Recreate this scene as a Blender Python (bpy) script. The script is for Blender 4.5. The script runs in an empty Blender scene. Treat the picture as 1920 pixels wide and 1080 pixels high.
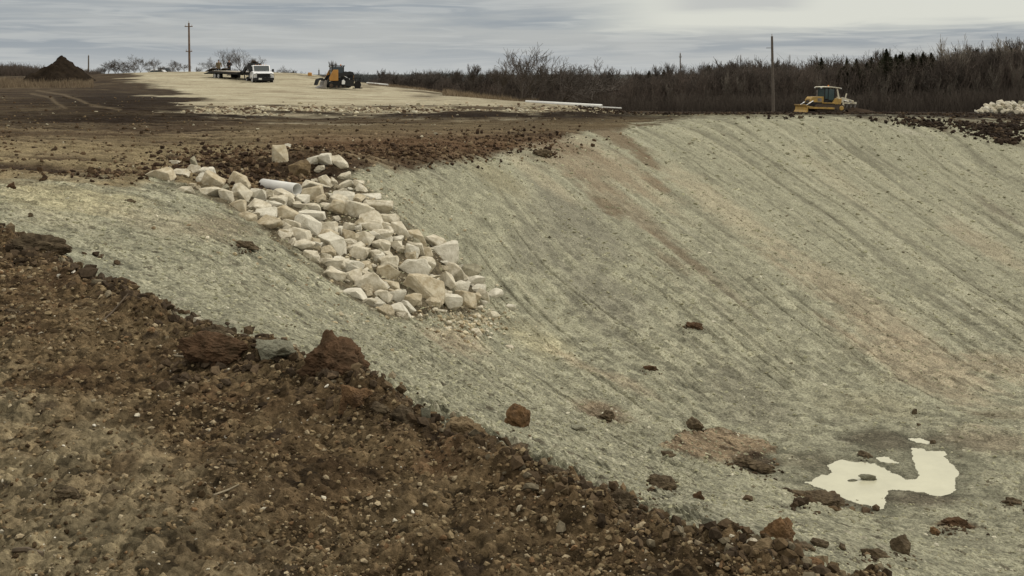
import bpy, bmesh, math, random
import numpy as np
from mathutils import Vector, Matrix, noise as mn

scene = bpy.context.scene
COL = scene.collection
R = math.radians
F = 2000.0      # focal length in photo pixels (1920 wide)
HY = 137.0      # horizon row
EYE = 6.4       # eye height above the basin floor
# ------------------------------------------------------------------ camera
cam = bpy.data.cameras.new("camera")
cam.sensor_width = 36.0
cam.lens = F / 1920 * 36.0
cam.shift_y = -(540 - HY) / 1920
cam.clip_start = 0.05
cam.clip_end = 20000
camo = bpy.data.objects.new("camera", cam)
camo.location = (0, 0, EYE)
camo.rotation_euler = (R(90), 0, 0)
COL.objects.link(camo)
scene.camera = camo
# ------------------------------------------------------------------ sky
SUN_EL, SUN_AZ = 40.0, 60.0     # azimuth measured from +Y towards +X
w = bpy.data.worlds.new("World"); scene.world = w
w.use_nodes = True
nt = w.node_tree; N = nt.nodes; L = nt.links
N.clear()
def nd(t, **k):
    n = N.new(t)
    for a, b in k.items(): setattr(n, a, b)
    return n
def mth(op, a, b=None, c=None, clamp=False):
    n = nd('ShaderNodeMath', operation=op); n.use_clamp = clamp
    for i, v in enumerate((a, b, c)):
        if v is None: continue
        if isinstance(v, (int, float)): n.inputs[i].default_value = v
        else: L.new(v, n.inputs[i])
    return n.outputs[0]
def mixc(f, a, b):
    n = nd('ShaderNodeMix', data_type='RGBA')
    for i, v in ((0, f), (6, a), (7, b)):
        if isinstance(v, (int, float)): n.inputs[i].default_value = v
        elif isinstance(v, tuple): n.inputs[i].default_value = (*v, 1)
        else: L.new(v, n.inputs[i])
    return n.outputs[2]
def rng(v, a, b, lo=0.0, hi=1.0):
    n = nd('ShaderNodeMapRange', interpolation_type='SMOOTHSTEP')
    L.new(v, n.inputs[0]); n.inputs[1].default_value = a; n.inputs[2].default_value = b
    n.inputs[3].default_value = lo; n.inputs[4].default_value = hi
    return n.outputs[0]
tc = nd('ShaderNodeTexCoord'); sp = nd('ShaderNodeSeparateXYZ'); L.new(tc.outputs['Generated'], sp.inputs[0])
sx, sy, sz = sp.outputs
az = mth('ARCTAN2', sx, sy)
el = mth('ARCSINE', sz)
def cloudn(sa, se, scale, detail, seed, dist=0.3):
    cv = nd('ShaderNodeCombineXYZ')
    L.new(mth('MULTIPLY', az, sa), cv.inputs[0]); L.new(mth('MULTIPLY', el, se), cv.inputs[1]); cv.inputs[2].default_value = seed
    n = nd('ShaderNodeTexNoise'); n.inputs['Scale'].default_value = scale; n.inputs['Detail'].default_value = detail
    n.inputs['Distortion'].default_value = dist; n.inputs['Roughness'].default_value = 0.55
    L.new(cv.outputs[0], n.inputs['Vector'])
    return n.outputs['Fac']
n1 = cloudn(1.0, 11.0, 4.0, 6, 1.3)
n2 = cloudn(2.6, 40.0, 4.2, 8, 7.7, 0.8)
n3 = cloudn(1.2, 7.0, 2.2, 3, 4.2)
grey = mixc(rng(n1, 0.36, 0.64), (0.285, 0.318, 0.350), (0.415, 0.430, 0.428))
grey = mixc(mth('MULTIPLY', rng(n2, 0.46, 0.66), 0.62), grey, (0.475, 0.49, 0.485))
hor = rng(el, 0.0, 0.030, 0.75, 0.0)
grey = mixc(hor, grey, (0.50, 0.515, 0.51))
# bright cream sheet of cloud high on the right, with a ragged lower edge
edge = mth('ADD', el, mth('MULTIPLY', mth('SUBTRACT', n3, 0.5), 0.035))
edge = mth('ADD', edge, mth('MULTIPLY', mth('SUBTRACT', n2, 0.5), 0.012))
ba = mth('MULTIPLY', rng(edge, 0.031, 0.046), rng(az, 0.02, 0.16))
grey = mixc(ba, grey, (0.63, 0.635, 0.575))
gap = mth('MULTIPLY', rng(edge, 0.057, 0.066), mth('MULTIPLY', rng(az, 0.12, 0.18), rng(az, 0.29, 0.24)))
grey = mixc(mth('MULTIPLY', gap, 0.6), grey, (0.40, 0.41, 0.42))
up = rng(el, 0.10, 0.75)
cloud = mixc(up, grey, (1.09, 1.04, 0.93))
cloud = mixc(rng(el, -0.02, -0.10), cloud, (0.10, 0.09, 0.07))
sky = nd('ShaderNodeTexSky', sky_type='NISHITA'); sky.sun_disc = False
sky.sun_elevation = R(SUN_EL); sky.sun_rotation = R(SUN_AZ)
sc10 = nd('ShaderNodeVectorMath', operation='SCALE'); L.new(cloud, sc10.inputs[0]); sc10.inputs['Scale'].default_value = 10.0
allsky = mixc(0.96, sky.outputs[0], sc10.outputs[0])
bg = nd('ShaderNodeBackground'); L.new(allsky, bg.inputs[0]); bg.inputs[1].default_value = 0.1
wo = nd('ShaderNodeOutputWorld'); L.new(bg.outputs[0], wo.inputs[0])
# ------------------------------------------------------------------ sun
sd = bpy.data.lights.new("sun", 'SUN'); sd.energy = 1.5; sd.angle = R(10); sd.color = (1.0, 0.96, 0.90)
so = bpy.data.objects.new("sun", sd); COL.objects.link(so)
dv = Vector((math.sin(R(SUN_AZ)) * math.cos(R(SUN_EL)), math.cos(R(SUN_AZ)) * math.cos(R(SUN_EL)), math.sin(R(SUN_EL))))
so.rotation_euler = dv.to_track_quat('Z', 'Y').to_euler(); so.location = (0, 0, 60)
vs = scene.view_settings
vs.view_transform = 'Standard'; vs.look = 'None'; vs.gamma = 1.0; vs.exposure = 0.12; vs.use_curve_mapping = False
# ------------------------------------------------------------------ numpy noise
def _h(ix, iy, s):
    ix = ix.astype(np.int64).astype(np.uint32); iy = iy.astype(np.int64).astype(np.uint32)
    h = ix * np.uint32(374761393) + iy * np.uint32(668265263) + np.uint32((s * 2246822519) & 0xffffffff)
    h = (h ^ (h >> np.uint32(13))) * np.uint32(1274126177)
    h = (h ^ (h >> np.uint32(15))) * np.uint32(2246822519)
    return (h ^ (h >> np.uint32(16)))
def h01(ix, iy, s): return (_h(ix, iy, s) & np.uint32(0xffffff)).astype(np.float32) / 16777216.0
def pn(x, y, s=0):
    """gradient noise, about -1..1"""
    fx = np.floor(x); fy = np.floor(y); tx = (x - fx).astype(np.float32); ty = (y - fy).astype(np.float32)
    u = tx * tx * tx * (tx * (tx * 6 - 15) + 10); v = ty * ty * ty * (ty * (ty * 6 - 15) + 10)
    def g(i, j):
        a = h01(fx + i, fy + j, s) * 6.2831853
        return np.cos(a) * (tx - i) + np.sin(a) * (ty - j)
    a = g(0, 0); b = g(1, 0); c = g(0, 1); d = g(1, 1)
    return 1.5 * ((a + (b - a) * u) * (1 - v) + (c + (d - c) * u) * v)
def fbm(x, y, s=0, o=4, r=0.5):
    t = 0; a = 1.0; n = 0
    for i in range(o):
        t = t + a * pn(x * 2 ** i + 17.3 * i, y * 2 ** i - 9.1 * i, s + i); n += a; a *= r
    return t / n
def worley(x, y, s=0):
    fx = np.floor(x); fy = np.floor(y)
    best = np.full(x.shape, 9.0, np.float32); idr = np.zeros(x.shape, np.float32)
    for i in (-1, 0, 1):
        for j in (-1, 0, 1):
            cx = fx + i; cy = fy + j
            dx = (cx + h01(cx, cy, s) - x); dy = (cy + h01(cx, cy, s + 71) - y)
            d = (dx * dx + dy * dy).astype(np.float32)
            m = d < best
            best = np.where(m, d, best); idr = np.where(m, h01(cx, cy, s + 33), idr)
    return np.sqrt(best), idr
def sst(x, a, b):
    t = np.clip((x - a) / (b - a), 0, 1); return t * t * (3 - 2 * t)
# ------------------------------------------------------------------ the lie of the land: (column, row, distance) read off the photograph
CP = []
def cp(px, *rows):
    for py, y in rows: CP.append((px, y, -(py - HY) / F * y))
def cz(px, y, drop): CP.append((px, y, -drop))
for px in (-1600, -600, -200, 0, 300, 600, 900):       # near bank
    for y in (0.8, 2.0, 3.6): cz(px, y, 1.7)
for px in (-600, -200, 0, 200): cz(px, 6.0, 1.7)
cz(450, 5.2, 1.7); cz(-600, 9, 1.7); cz(-200, 9, 1.7); cz(700, 4.4, 1.7)
EDGE = [(-600, 300, 20.5), (-200, 385, 13.7), (0, 440, 11.2), (120, 497, 9.5), (230, 560, 8.1), (350, 607, 7.25), (480, 655, 6.6), (600, 700, 6.05), (720, 755, 5.55),
        (860, 820, 5.0), (1000, 885, 4.65), (1130, 950, 4.25), (1270, 1008, 3.95), (1400, 1045, 3.75), (1520, 1085, 3.62)]
for e in EDGE: cp(e[0], (e[1], e[2]))
cp(1300, (1500, 2.5)); cp(1650, (1400, 2.9)); cp(1500, (2000, 1.8)); cp(1950, (1500, 3.6)); cp(1950, (2300, 1.7))
cp(2600, (1500, 4.5), (1100, 8)); cp(2600, (2600, 1.6))
cp(0, (400, 14.2), (342, 19.8)); cp(-200, (340, 19.5)); cp(-600, (280, 26)); cp(200, (340, 21.8), (400, 17.0), (450, 14.3), (520, 10.3))
cp(310, (345, 23.3)); cp(450, (355, 24.6), (450, 18.6), (540, 12.8), (610, 8.6)); cp(530, (350, 26), (320, 27.2))
cp(640, (340, 27.2), (450, 23), (520, 20.8), (640, 13.0), (690, 8.0)); cp(750, (590, 19.8), (680, 14), (735, 7.6), (420, 25.0))
cp(900, (660, 19.4), (740, 13.2), (800, 7.8)); cp(1100, (765, 18.0), (850, 11.5), (905, 7.2)); cp(1250, (805, 17.9), (900, 12.0), (965, 7.0))
cp(1400, (900, 14.4), (965, 9.2), (1020, 5.4)); cp(1500, (950, 13.0), (1005, 8.4), (1055, 5.0))
for px, py in ((1400, 850), (1500, 890), (1500, 840), (1600, 940), (1600, 830), (1700, 930), (1700, 830), (1800, 960), (1800, 820), (1920, 970), (1920, 820), (2300, 860)):
    cz(px, 6.4 * F / (py - HY), 6.4)
cp(1650, (1000, 12.2), (1060, 8.0)); cp(1780, (1040, 11.2), (1080, 9.3)); cp(1920, (1060, 12.0), (1200, 7.5)); cp(2300, (1060, 12.0))
cp(850, (303, 32), (350, 30.4), (400, 28.9), (500, 25.4), (600, 21.4)); cp(700, (305, 29.5)); cp(700, (270, 34))
cp(1000, (287, 38), (340, 35), (400, 32), (500, 28), (600, 24.4), (690, 20.6))
cp(1200, (238, 47.5), (300, 41), (400, 34.5), (500, 29.4), (600, 25.3), (700, 21.4))
cp(1400, (218, 51), (250, 48), (300, 43.8), (400, 36.2), (500, 30.5), (600, 26.2), (700, 22.6))
cp(1600, (217, 53), (250, 50), (300, 46), (400, 38), (500, 32), (600, 27.2), (700, 23))
cp(1780, (222, 55), (260, 51), (300, 47.6), (400, 40), (500, 33.5), (600, 28), (700, 23.6))
cp(1920, (233, 54), (270, 50), (400, 40.5), (500, 34), (600, 28.4)); cp(2300, (255, 50), (300, 46), (500, 33), (700, 24)); cp(2900, (300, 42), (600, 24))
cp(0, (250, 38), (200, 62), (163, 92), (152, 108)); cp(-400, (250, 38), (165, 92), (148, 115)); cp(150, (290, 30)); cp(220, (200, 62), (158, 98), (143, 118), (138, 128))
cp(450, (300, 30.5), (250, 40), (212, 58), (180, 80), (160, 100), (143, 118), (135.5, 130)); cp(320, (134.5, 130)); cp(450, (150, 165)); cp(250, (150, 165)); cp(0, (152, 165))
cp(580, (139, 128), (153, 108)); cp(580, (155, 160)); cp(640, (215, 58), (167, 100), (152, 122)); cp(760, (164, 118), (171, 150)); cp(850, (260, 40), (211, 60), (178, 100), (182, 135))
cp(1000, (240, 46), (214, 58), (192, 82), (200, 110), (200, 150)); cp(1110, (201, 80)); cp(1250, (224, 52), (209, 74), (211, 105)); cp(1400, (211, 74)); cp(1550, (212.5, 72), (211, 118)); cp(1750, (213, 78), (212, 118))
cp(1920, (214, 84), (212, 120)); cp(2300, (222, 84)); cp(2900, (225, 70)); cz(2900, 150, 5); cz(1700, 150, 5.2); cz(1300, 150, 5.4); cz(2300, 200, 5)
for px in (-1600, -600, 300, 900, 1500, 2400, 3600): cz(px, 320, 7.5); cz(px, 1000, 9); cz(px, 6000, 9)
cz(-1600, 30, 1.9); cz(-1600, 90, 1.0); cz(-1600, 160, 2); cz(3600, 60, 3.0); cz(3600, 15, 5.2); cz(3600, 5, 3.0)
CPa = np.array(CP, float)
def uvc(px, y): return np.stack([px / 330.0, np.log(y) * 3.2], -1)
def _k(d2): return 0.5 * d2 * np.log(d2 + 1e-12)
C0 = uvc(CPa[:, 0], CPa[:, 1]); n0 = len(C0)
D2 = ((C0[:, None] - C0[None]) ** 2).sum(-1)
A = np.zeros((n0 + 3, n0 + 3)); A[:n0, :n0] = _k(D2) + np.eye(n0) * 0.0008
P = np.c_[np.ones(n0), C0]; A[:n0, n0:] = P; A[n0:, :n0] = P.T
W = np.linalg.solve(A, np.r_[CPa[:, 2], 0, 0, 0])
GP = np.arange(-1600, 3621, 20.0); GL = np.arange(math.log(0.7), math.log(7000), 0.02)
gp, gl = np.meshgrid(GP, GL, indexing='ij')
q = np.stack([gp.ravel() / 330.0, gl.ravel() * 3.2], -1)
base = np.zeros(len(q))
for i in range(0, len(q), 20000):
    qq = q[i:i + 20000]; d2 = ((qq[:, None] - C0[None]) ** 2).sum(-1)
    base[i:i + 20000] = _k(d2) @ W[:n0] + W[n0] + qq @ W[n0 + 1:]
base = base.reshape(gp.shape)
# the far rim and the flat ground behind it, straightened out
_ty = np.log([46, 50, 54, 60, 68, 80, 100, 120, 150, 175])
_tr = {1100: [257, 246, 236, 225, 217, 211, 207, 206, 204, 203], 1250: [242, 229, 222, 217.5, 214.5, 212.5, 211, 210.3, 208, 207], 1400: [268, 224, 218, 216, 214.3, 212.6, 211.2, 210.2, 208, 207], 1650: [290, 238, 219, 216, 214.3, 212.6, 211.2, 210.2, 208, 207],
       1800: [300, 258, 228, 219, 216, 213.2, 211.6, 210.4, 208, 207], 1920: [310, 270, 236, 226, 219, 215, 212.4, 210.8, 208, 207], 2300: [290, 262, 246, 234, 225, 218, 213.5, 211, 208, 207], 2800: [300, 270, 250, 238, 228, 220, 214, 211, 208, 207]}
_kx = sorted(_tr); _row = np.zeros_like(base)
_cur = np.array([np.interp(GL, _ty, _tr[k]) for k in _kx])
for i, p_ in enumerate(GP): _row[i] = [0] * 0 or np.array([np.interp(p_, _kx, _cur[:, j]) for j in range(len(GL))])
_wt = (sst(GP, 1080, 1240) * (1 - sst(GP, 2500, 2900)))[:, None] * (sst(GL, math.log(47), math.log(53)) * (1 - sst(GL, math.log(150), math.log(190))))[None]
base = base * (1 - _wt) + (-(_row - HY) / F * np.exp(GL)[None]) * _wt
def bz(px, y):
    """height of the smooth land relative to the eye"""
    a = np.clip((np.asarray(px, float) - GP[0]) / 20.0, 0, len(GP) - 1.001); b = np.clip((np.log(y) - GL[0]) / 0.02, 0, len(GL) - 1.001)
    i = a.astype(int); j = b.astype(int); s = a - i; t = b - j
    return (base[i, j] * (1 - s) + base[i + 1, j] * s) * (1 - t) + (base[i, j + 1] * (1 - s) + base[i + 1, j + 1] * s) * t
_ys = np.exp(np.arange(math.log(1.0), math.log(900), 0.004))
def hit(px, py):
    """first point of the land on the sight line through a photo pixel"""
    rows = HY - F * bz(np.full(_ys.shape, px), _ys) / _ys
    k = np.argmax(rows <= py)
    y = _ys[k] if k > 0 else _ys[0]
    return y
# ------------------------------------------------------------------ puddle outline (world plan)
def pz(X, Y): return (1440 + X / 3.375, 760 + Y / 3.375)
PUD = [[(240, 490), (330, 450), (400, 425), (370, 378), (470, 352), (600, 358), (690, 380), (790, 430), (860, 465), (930, 475), (958, 435), (930, 360), (905, 300), (915, 272), (1000, 283),
        (1110, 293), (1150, 360), (1195, 400), (1202, 440), (1180, 500), (1190, 545), (1090, 570), (1000, 560), (880, 540), (800, 530), (740, 560), (760, 620), (700, 655), (620, 635), (520, 600), (480, 585), (420, 555), (330, 525)],
       [(895, 212), (960, 204), (1035, 232), (1000, 246), (930, 240)], [(680, 322), (760, 328), (835, 368), (720, 355)]]
PW = []
for pl in PUD:
    o = []
    for X, Y in pl:
        px, py = pz(X, Y); y = EYE * F / (py - HY); o.append(((px - 960) / F * y, y))
    PW.append(np.array(o))
def sdpoly(x, y, P):
    """signed distance to a polygon, negative inside"""
    d = np.full(x.shape, 1e18); ins = np.zeros(x.shape, bool); n = len(P)
    for i in range(n):
        ax, ay = P[i]; bx, by = P[(i + 1) % n]; ex, ey = bx - ax, by - ay
        wx, wy = x - ax, y - ay
        t = np.clip((wx * ex + wy * ey) / (ex * ex + ey * ey + 1e-12), 0, 1)
        d = np.minimum(d, (wx - ex * t) ** 2 + (wy - ey * t) ** 2)
        if ay != by:
            ins ^= ((ay > y) != (by > y)) & (x < ex * (y - ay) / ey + ax)
    return np.where(ins, -1, 1) * np.sqrt(d)
# ------------------------------------------------------------------ ground sheet
cols = np.r_[np.arange(-9000, -1500, 500), np.arange(-1500, -80, 35), np.arange(-80, 2000, 2.0), np.arange(2000, 3500, 35), np.arange(3500, 11001, 500)].astype(float)
lr = np.r_[np.arange(math.log(0.7), math.log(3.1), 0.02), np.arange(math.log(3.1), math.log(72), 0.0022), np.arange(math.log(72), math.log(140), 0.005), np.arange(math.log(140), math.log(6800), 0.04)]
rows = np.exp(lr)
NC, NR = len(cols), len(rows)
PX, YY = np.meshgrid(cols, rows, indexing='ij')
XX = (PX - 960) / F * YY
ZB = bz(PX, YY)
PY = HY - F * ZB / YY
near = (YY < 75) & (PX > -300) & (PX < 2250)
def mpoly(pts, soft_m, wob_m, ws, seed, dd=None):
    """soft membership of a traced patch, its border broken up by world-space noise"""
    px = PX + F / YY * wob_m * fbm(XX / ws, YY / ws, seed, 5, 0.6)
    py = PY + 0.35 * F / YY * wob_m * fbm(XX / ws, YY / ws, seed + 50, 5, 0.6)
    sdp = sdpoly(px, py, pts)
    s = soft_m * F / YY * 0.6
    return 1 - sst(sdp, -s, s)
# near brown bank
ed = [(e[0], e[1]) for e in EDGE]
xs_ = np.array([e[0] for e in ed], float); ys_ = np.array([e[1] for e in ed], float)
bank_w = fbm(XX / 0.5, YY / 0.5, 3, 5, 0.62) * 0.16 + fbm(XX / 0.09, YY / 0.09, 8, 2) * 0.05
edge_row = np.interp(PX, xs_, ys_, right=0) + np.where(PX > 1520, 1085 + (PX - 1520) * 0.35, 0)
dist_edge = (PY - edge_row) / F * YY * 1.6          # metres, positive on the bank
bank = sst(dist_edge + bank_w, -0.03, 0.03) * (YY < 30)
# upper brown site, pale pad
TOP = [(-9000, 338), (0, 336), (110, 342), (250, 350), (290, 330), (345, 345), (430, 360), (520, 372), (600, 355), (640, 340), (690, 312), (760, 318), (860, 302), (930, 292), (985, 272), (1050, 262), (1080, 248), (1160, 243), (1240, 228), (1320, 220), (1500, 217),
       (1650, 219), (1800, 223), (1930, 231), (2400, 250), (11000, 300), (11000, 60), (-9000, 60)]
top = mpoly(TOP, 0.25, 0.9, 1.6, 21) * (YY > 12)
PAD = [(228, 128), (250, 147), (300, 160), (335, 178), (345, 194), (420, 207), (520, 214), (640, 213), (740, 207), (850, 204), (960, 201), (1080, 200), (1160, 206), (1160, 190), (1000, 186), (900, 178), (820, 171), (700, 160), (640, 150), (560, 130)]
pad = mpoly(PAD, 0.9, 5.0, 5.0, 31) * (YY > 45)
far = sst(YY, 135, 150)
CLAY = [(1243, 838), (1290, 812), (1345, 808), (1400, 818), (1462, 842), (1458, 850), (1400, 866), (1345, 870), (1290, 858)]
clay = mpoly(CLAY, 0.05, 0.25, 0.5, 41) * near
green = np.clip(1 - bank - top, 0, 1)
del edge_row
# ---- relief
Z = ZB.copy()
def fade(Lw):       # an octave fades where the sheet is too coarse for it
    sp_ = np.maximum(YY * 0.0022, np.where(near, YY * 0.001, YY * 0.01))
    return sst(Lw / sp_, 1.6, 4.5)
def streak(dx, dy, wl, ln, seed, o=4):
    u_ = XX * dx + YY * dy; v_ = -XX * dy + YY * dx
    v_ = v_ + 0.25 * pn(XX / 3.0, YY / 3.0, seed + 9)
    return fbm(u_ / ln, v_ / wl, seed, o, 0.6)
# streaks follow the fall of each side: left side falls to the right, far wall falls to the camera
wl_ = sst(PX + (PY - 400) * 1.2, 1050, 700) ; wfl = sst(YY, 24, 17.5) * sst(PX, 1250, 1500); wwl = np.clip(1 - wl_ - wfl, 0, 1)
sA1 = streak(0.97, -0.22, 0.55, 5.0, 101); sA2 = streak(0.97, -0.22, 0.13, 1.6, 111)
vB = (XX / YY + 0.50 * np.log(YY)) * 36 + 0.12 * pn(XX / 4, YY / 4, 17)          # dozer passes running down the far wall
sB1 = fbm(YY / 13.0 + 3, vB / 0.60, 121, 4, 0.62); sB2 = fbm(YY / 3.5 + 7, vB / 0.15, 131, 4, 0.65)
sC1 = streak(1.0, -0.05, 0.6, 2.0, 141)
sB3 = fbm(YY / 17.0 + 1, vB / 0.20, 151, 3, 0.6); sA3 = streak(0.97, -0.22, 0.09, 3.5, 161, 3)
S3 = sA3 * wl_ + sB3 * wwl
S1 = sA1 * wl_ + sB1 * wwl + sC1 * wfl; S2 = sA2 * wl_ + sB2 * wwl + sC1 * wfl * 0.6
w05, id05 = worley(XX / 0.055, YY / 0.055, 5); w11, id11 = worley(XX / 0.12 + 3, YY / 0.12, 6); w20, id20 = worley(XX / 0.21 + 9, YY / 0.26, 27); w30, id30 = worley(XX / 0.34 + 5, YY / 0.34, 7)
p1 = fbm(XX / 1.2, YY / 1.2, 61, 5, 0.55); p02 = fbm(XX / 0.22, YY / 0.22, 67, 4, 0.6)
f05, f11, f30, f20 = fade(0.055), fade(0.12), fade(0.34), fade(0.22)
w02, id02 = worley(XX / 0.026, YY / 0.026, 15); f02 = fade(0.026)
clodm = sst(fbm(XX / 0.7, YY / 0.7, 77, 3), -0.25, 0.35)
dZb = 0.09 * p1 + 0.035 * np.abs(fbm(XX / 0.35, YY / 0.35, 68, 5, 0.65)) + 0.036 * (0.6 - w05) * f05 * (0.3 + id05) + 0.048 * (0.6 - w11) * f11 * (0.35 + 0.65 * clodm) * (0.4 + id11) + 0.05 * np.clip(0.5 - w30, 0, 1) * (id30 > 0.72) * f30 * 2 + 0.03 * p02 + 0.018 * (0.6 - w02) * f02
lip = np.exp(-((dist_edge - 0.10) / 0.16) ** 2) * (YY < 14)
dZb += lip * (0.05 + 0.10 * fbm(XX / 0.5, YY / 0.5, 83, 3) + 0.06 * (0.6 - w11) * f11)
rough = sst(S1, -0.1, 0.35)
nr = 0.35 + 0.65 * sst(YY, 7, 20)
dZg = 0.075 * S1 * nr + 0.050 * S2 * fade(0.17) * nr + 0.05 * fbm(XX / 2.5, YY / 2.5, 62, 4) + 0.020 * (0.55 - w05) * f05 * (id05 > 0.35) * (0.3 + rough) + 0.040 * (0.55 - w11) * f11 * (id11 > 0.5) * (0.25 + rough) \
    + 0.08 * np.clip(0.42 - w30, 0, 1) * (id30 > 0.75) * rough * f30 + 0.030 * p02 - 0.035 * nr * sst(S3, .22, .42) + 0.008 * (0.6 - w02) * f02 + 0.060 * (0.5 - w20) * f20 * (id20 > 0.45) * (0.3 + rough) + 0.05 * fbm(XX / 0.5, YY / 0.5, 63, 5, 0.65)
rut = fbm((XX + 0.25 * YY) / 14, (YY - 0.12 * XX) / 0.7, 91, 4, 0.6)
dZt = sst(YY, 90, 40) * -0.0 + (1 - 0.6 * sst(YY, 55, 75)) * (0.20 * rut * fade(0.7) + 0.09 * fbm(XX / 2.0, YY / 2.0, 92, 5, 0.6) + 0.07 * (0.5 - w30) * f30 * (id30 > 0.4) + 0.06 * (0.5 - w11) * f11 * (id11 > 0.4))
wp, idp = worley(XX / 0.8, YY / 1.2, 94)
dZp = 0.04 * fbm(XX / 5, YY / 5, 95, 4) + 0.16 * np.clip(0.45 - wp, 0, 1) * (idp > 0.6) * np.exp(-((PY - 205) / 7.0) ** 2)
tp = np.clip(top - pad, 0, 1)
dZ = dZb * bank + dZg * green + dZt * tp * (1 - far) + dZp * pad + far * 0.6 * fbm(XX / 60, YY / 60, 97, 4)
del dZb, dZg, dZt, dZp
# berm of dark spoil along the far rim and in front of the bulldozer
berm = np.exp(-((YY - 80 + 3 * pn(XX / 6, YY * 0, 5)) / 1.6) ** 2) * sst(PX, 1080, 1150)
dZ += berm * (0.02 + 0.20 * np.clip(fbm(XX / 2.2, YY / 2.2, 98, 4, 0.6), -0.3, 1))
# notch cut for the pipe outlet
yo = hit(530, 350); xo = (530 - 960) / F * yo
g1 = np.exp(-(((XX - xo + 0.1) / 1.1) ** 2 + ((YY - yo - 0.6) / 1.0) ** 2))
dZ -= 0.42 * g1
g2 = np.exp(-(((XX - xo + 0.4) / 2.3) ** 2 + ((YY - yo - 3.0) / 1.1) ** 2)); dZ += 0.30 * g2
# low swell of clay by the puddle
dZ += clay * 0.07
Z += dZ
sdp_ = np.full(XX.shape, 9.0); nm = near & (YY > 13.5) & (YY < 22) & (PX > 1380)
sub = np.full(nm.sum(), 9.0)
for pw in PW: sub = np.minimum(sub, sdpoly(XX[nm] + 0.16 * fbm(XX[nm] / 0.4, YY[nm] / 0.4, 51, 6, .7), YY[nm] + 0.20 * fbm(XX[nm] / 0.4, YY[nm] / 0.4, 52, 6, .7), pw))
sdp_[nm] = sub
wpud = 1 - sst(sdp_, 0.15, 1.3)
prof = np.where(sdp_ < 0, np.maximum(sdp_ * 0.35, -0.05), np.minimum(sdp_ * 0.10, 0.05))
isl = np.exp(-(((PX - 1629) / 20.0) ** 2 + ((PY - 903) / 4.0) ** 2) ** 2) + 0.9 * np.exp(-(((PX - 1598) / 13.0) ** 2 + ((PY - 906) / 3.0) ** 2) ** 2)
Z = Z * (1 - wpud) + (-EYE + prof + 0.35 * dZ * sst(sdp_, 0.0, 0.5)) * wpud + isl * near * 0.075
wet = np.exp(-np.clip(sdp_, 0, 9) / 0.30)
# ---- albedo (own colour, plus crevice shade painted under the riprap; light comes from the sky)
def c3(r, g, b): return np.array((r, g, b), np.float32)
def lerp(a, b, t): return a + (b - a) * t[..., None]
S1 = S1 + 0.30 * p02 + 0.22 * fbm(XX / 0.6, YY / 0.8, 207, 4, 0.6)
big = fbm(XX / 5.0, YY / 5.0, 201, 4, 0.55); mid = fbm(XX / 0.8, YY / 0.8, 202, 4, 0.6)
colr = np.broadcast_to(c3(0.293, 0.286, 0.205), XX.shape + (3,)).copy()
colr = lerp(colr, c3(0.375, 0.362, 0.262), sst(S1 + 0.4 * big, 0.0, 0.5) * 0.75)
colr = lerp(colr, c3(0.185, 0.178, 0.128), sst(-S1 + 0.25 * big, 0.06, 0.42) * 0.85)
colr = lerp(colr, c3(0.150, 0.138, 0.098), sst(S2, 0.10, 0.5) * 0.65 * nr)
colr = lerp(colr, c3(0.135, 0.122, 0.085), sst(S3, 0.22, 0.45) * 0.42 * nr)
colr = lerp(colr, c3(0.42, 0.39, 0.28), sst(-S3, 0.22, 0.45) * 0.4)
colr = lerp(colr, c3(0.385, 0.375, 0.285), sst(-S2, 0.12, 0.5) * 0.55)
def blob(px, py, rx, ry, rot, c, wgt, wob=0.9):
    global colr
    m = near & (abs(PX - px) < (rx + ry) * 2.2 + 60) & (abs(PY - py) < (rx + ry) * 2.2 + 40)
    if not m.any(): return
    a = R(rot); X_, Y_, yy = PX[m] - px, PY[m] - py, YY[m]
    u_ = (X_ * math.cos(a) + Y_ * math.sin(a)) / rx; v_ = (-X_ * math.sin(a) + Y_ * math.cos(a)) / ry
    d = np.sqrt(u_ * u_ + v_ * v_) + wob * 0.5 * mid[m] + wob * 0.45 * S1[m]
    t = (1 - sst(d, 0.35, 1.15)) * wgt
    colr[m] = colr[m] + (np.array(c, np.float32) - colr[m]) * t[:, None]
BG = (0.215, 0.205, 0.155); TAN = (0.375, 0.335, 0.235); BRN = (0.150, 0.105, 0.065); DK = (0.10, 0.078, 0.052); GR = (0.275, 0.266, 0.192); PK = (0.36, 0.295, 0.205); YL = (0.42, 0.38, 0.24)
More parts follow.
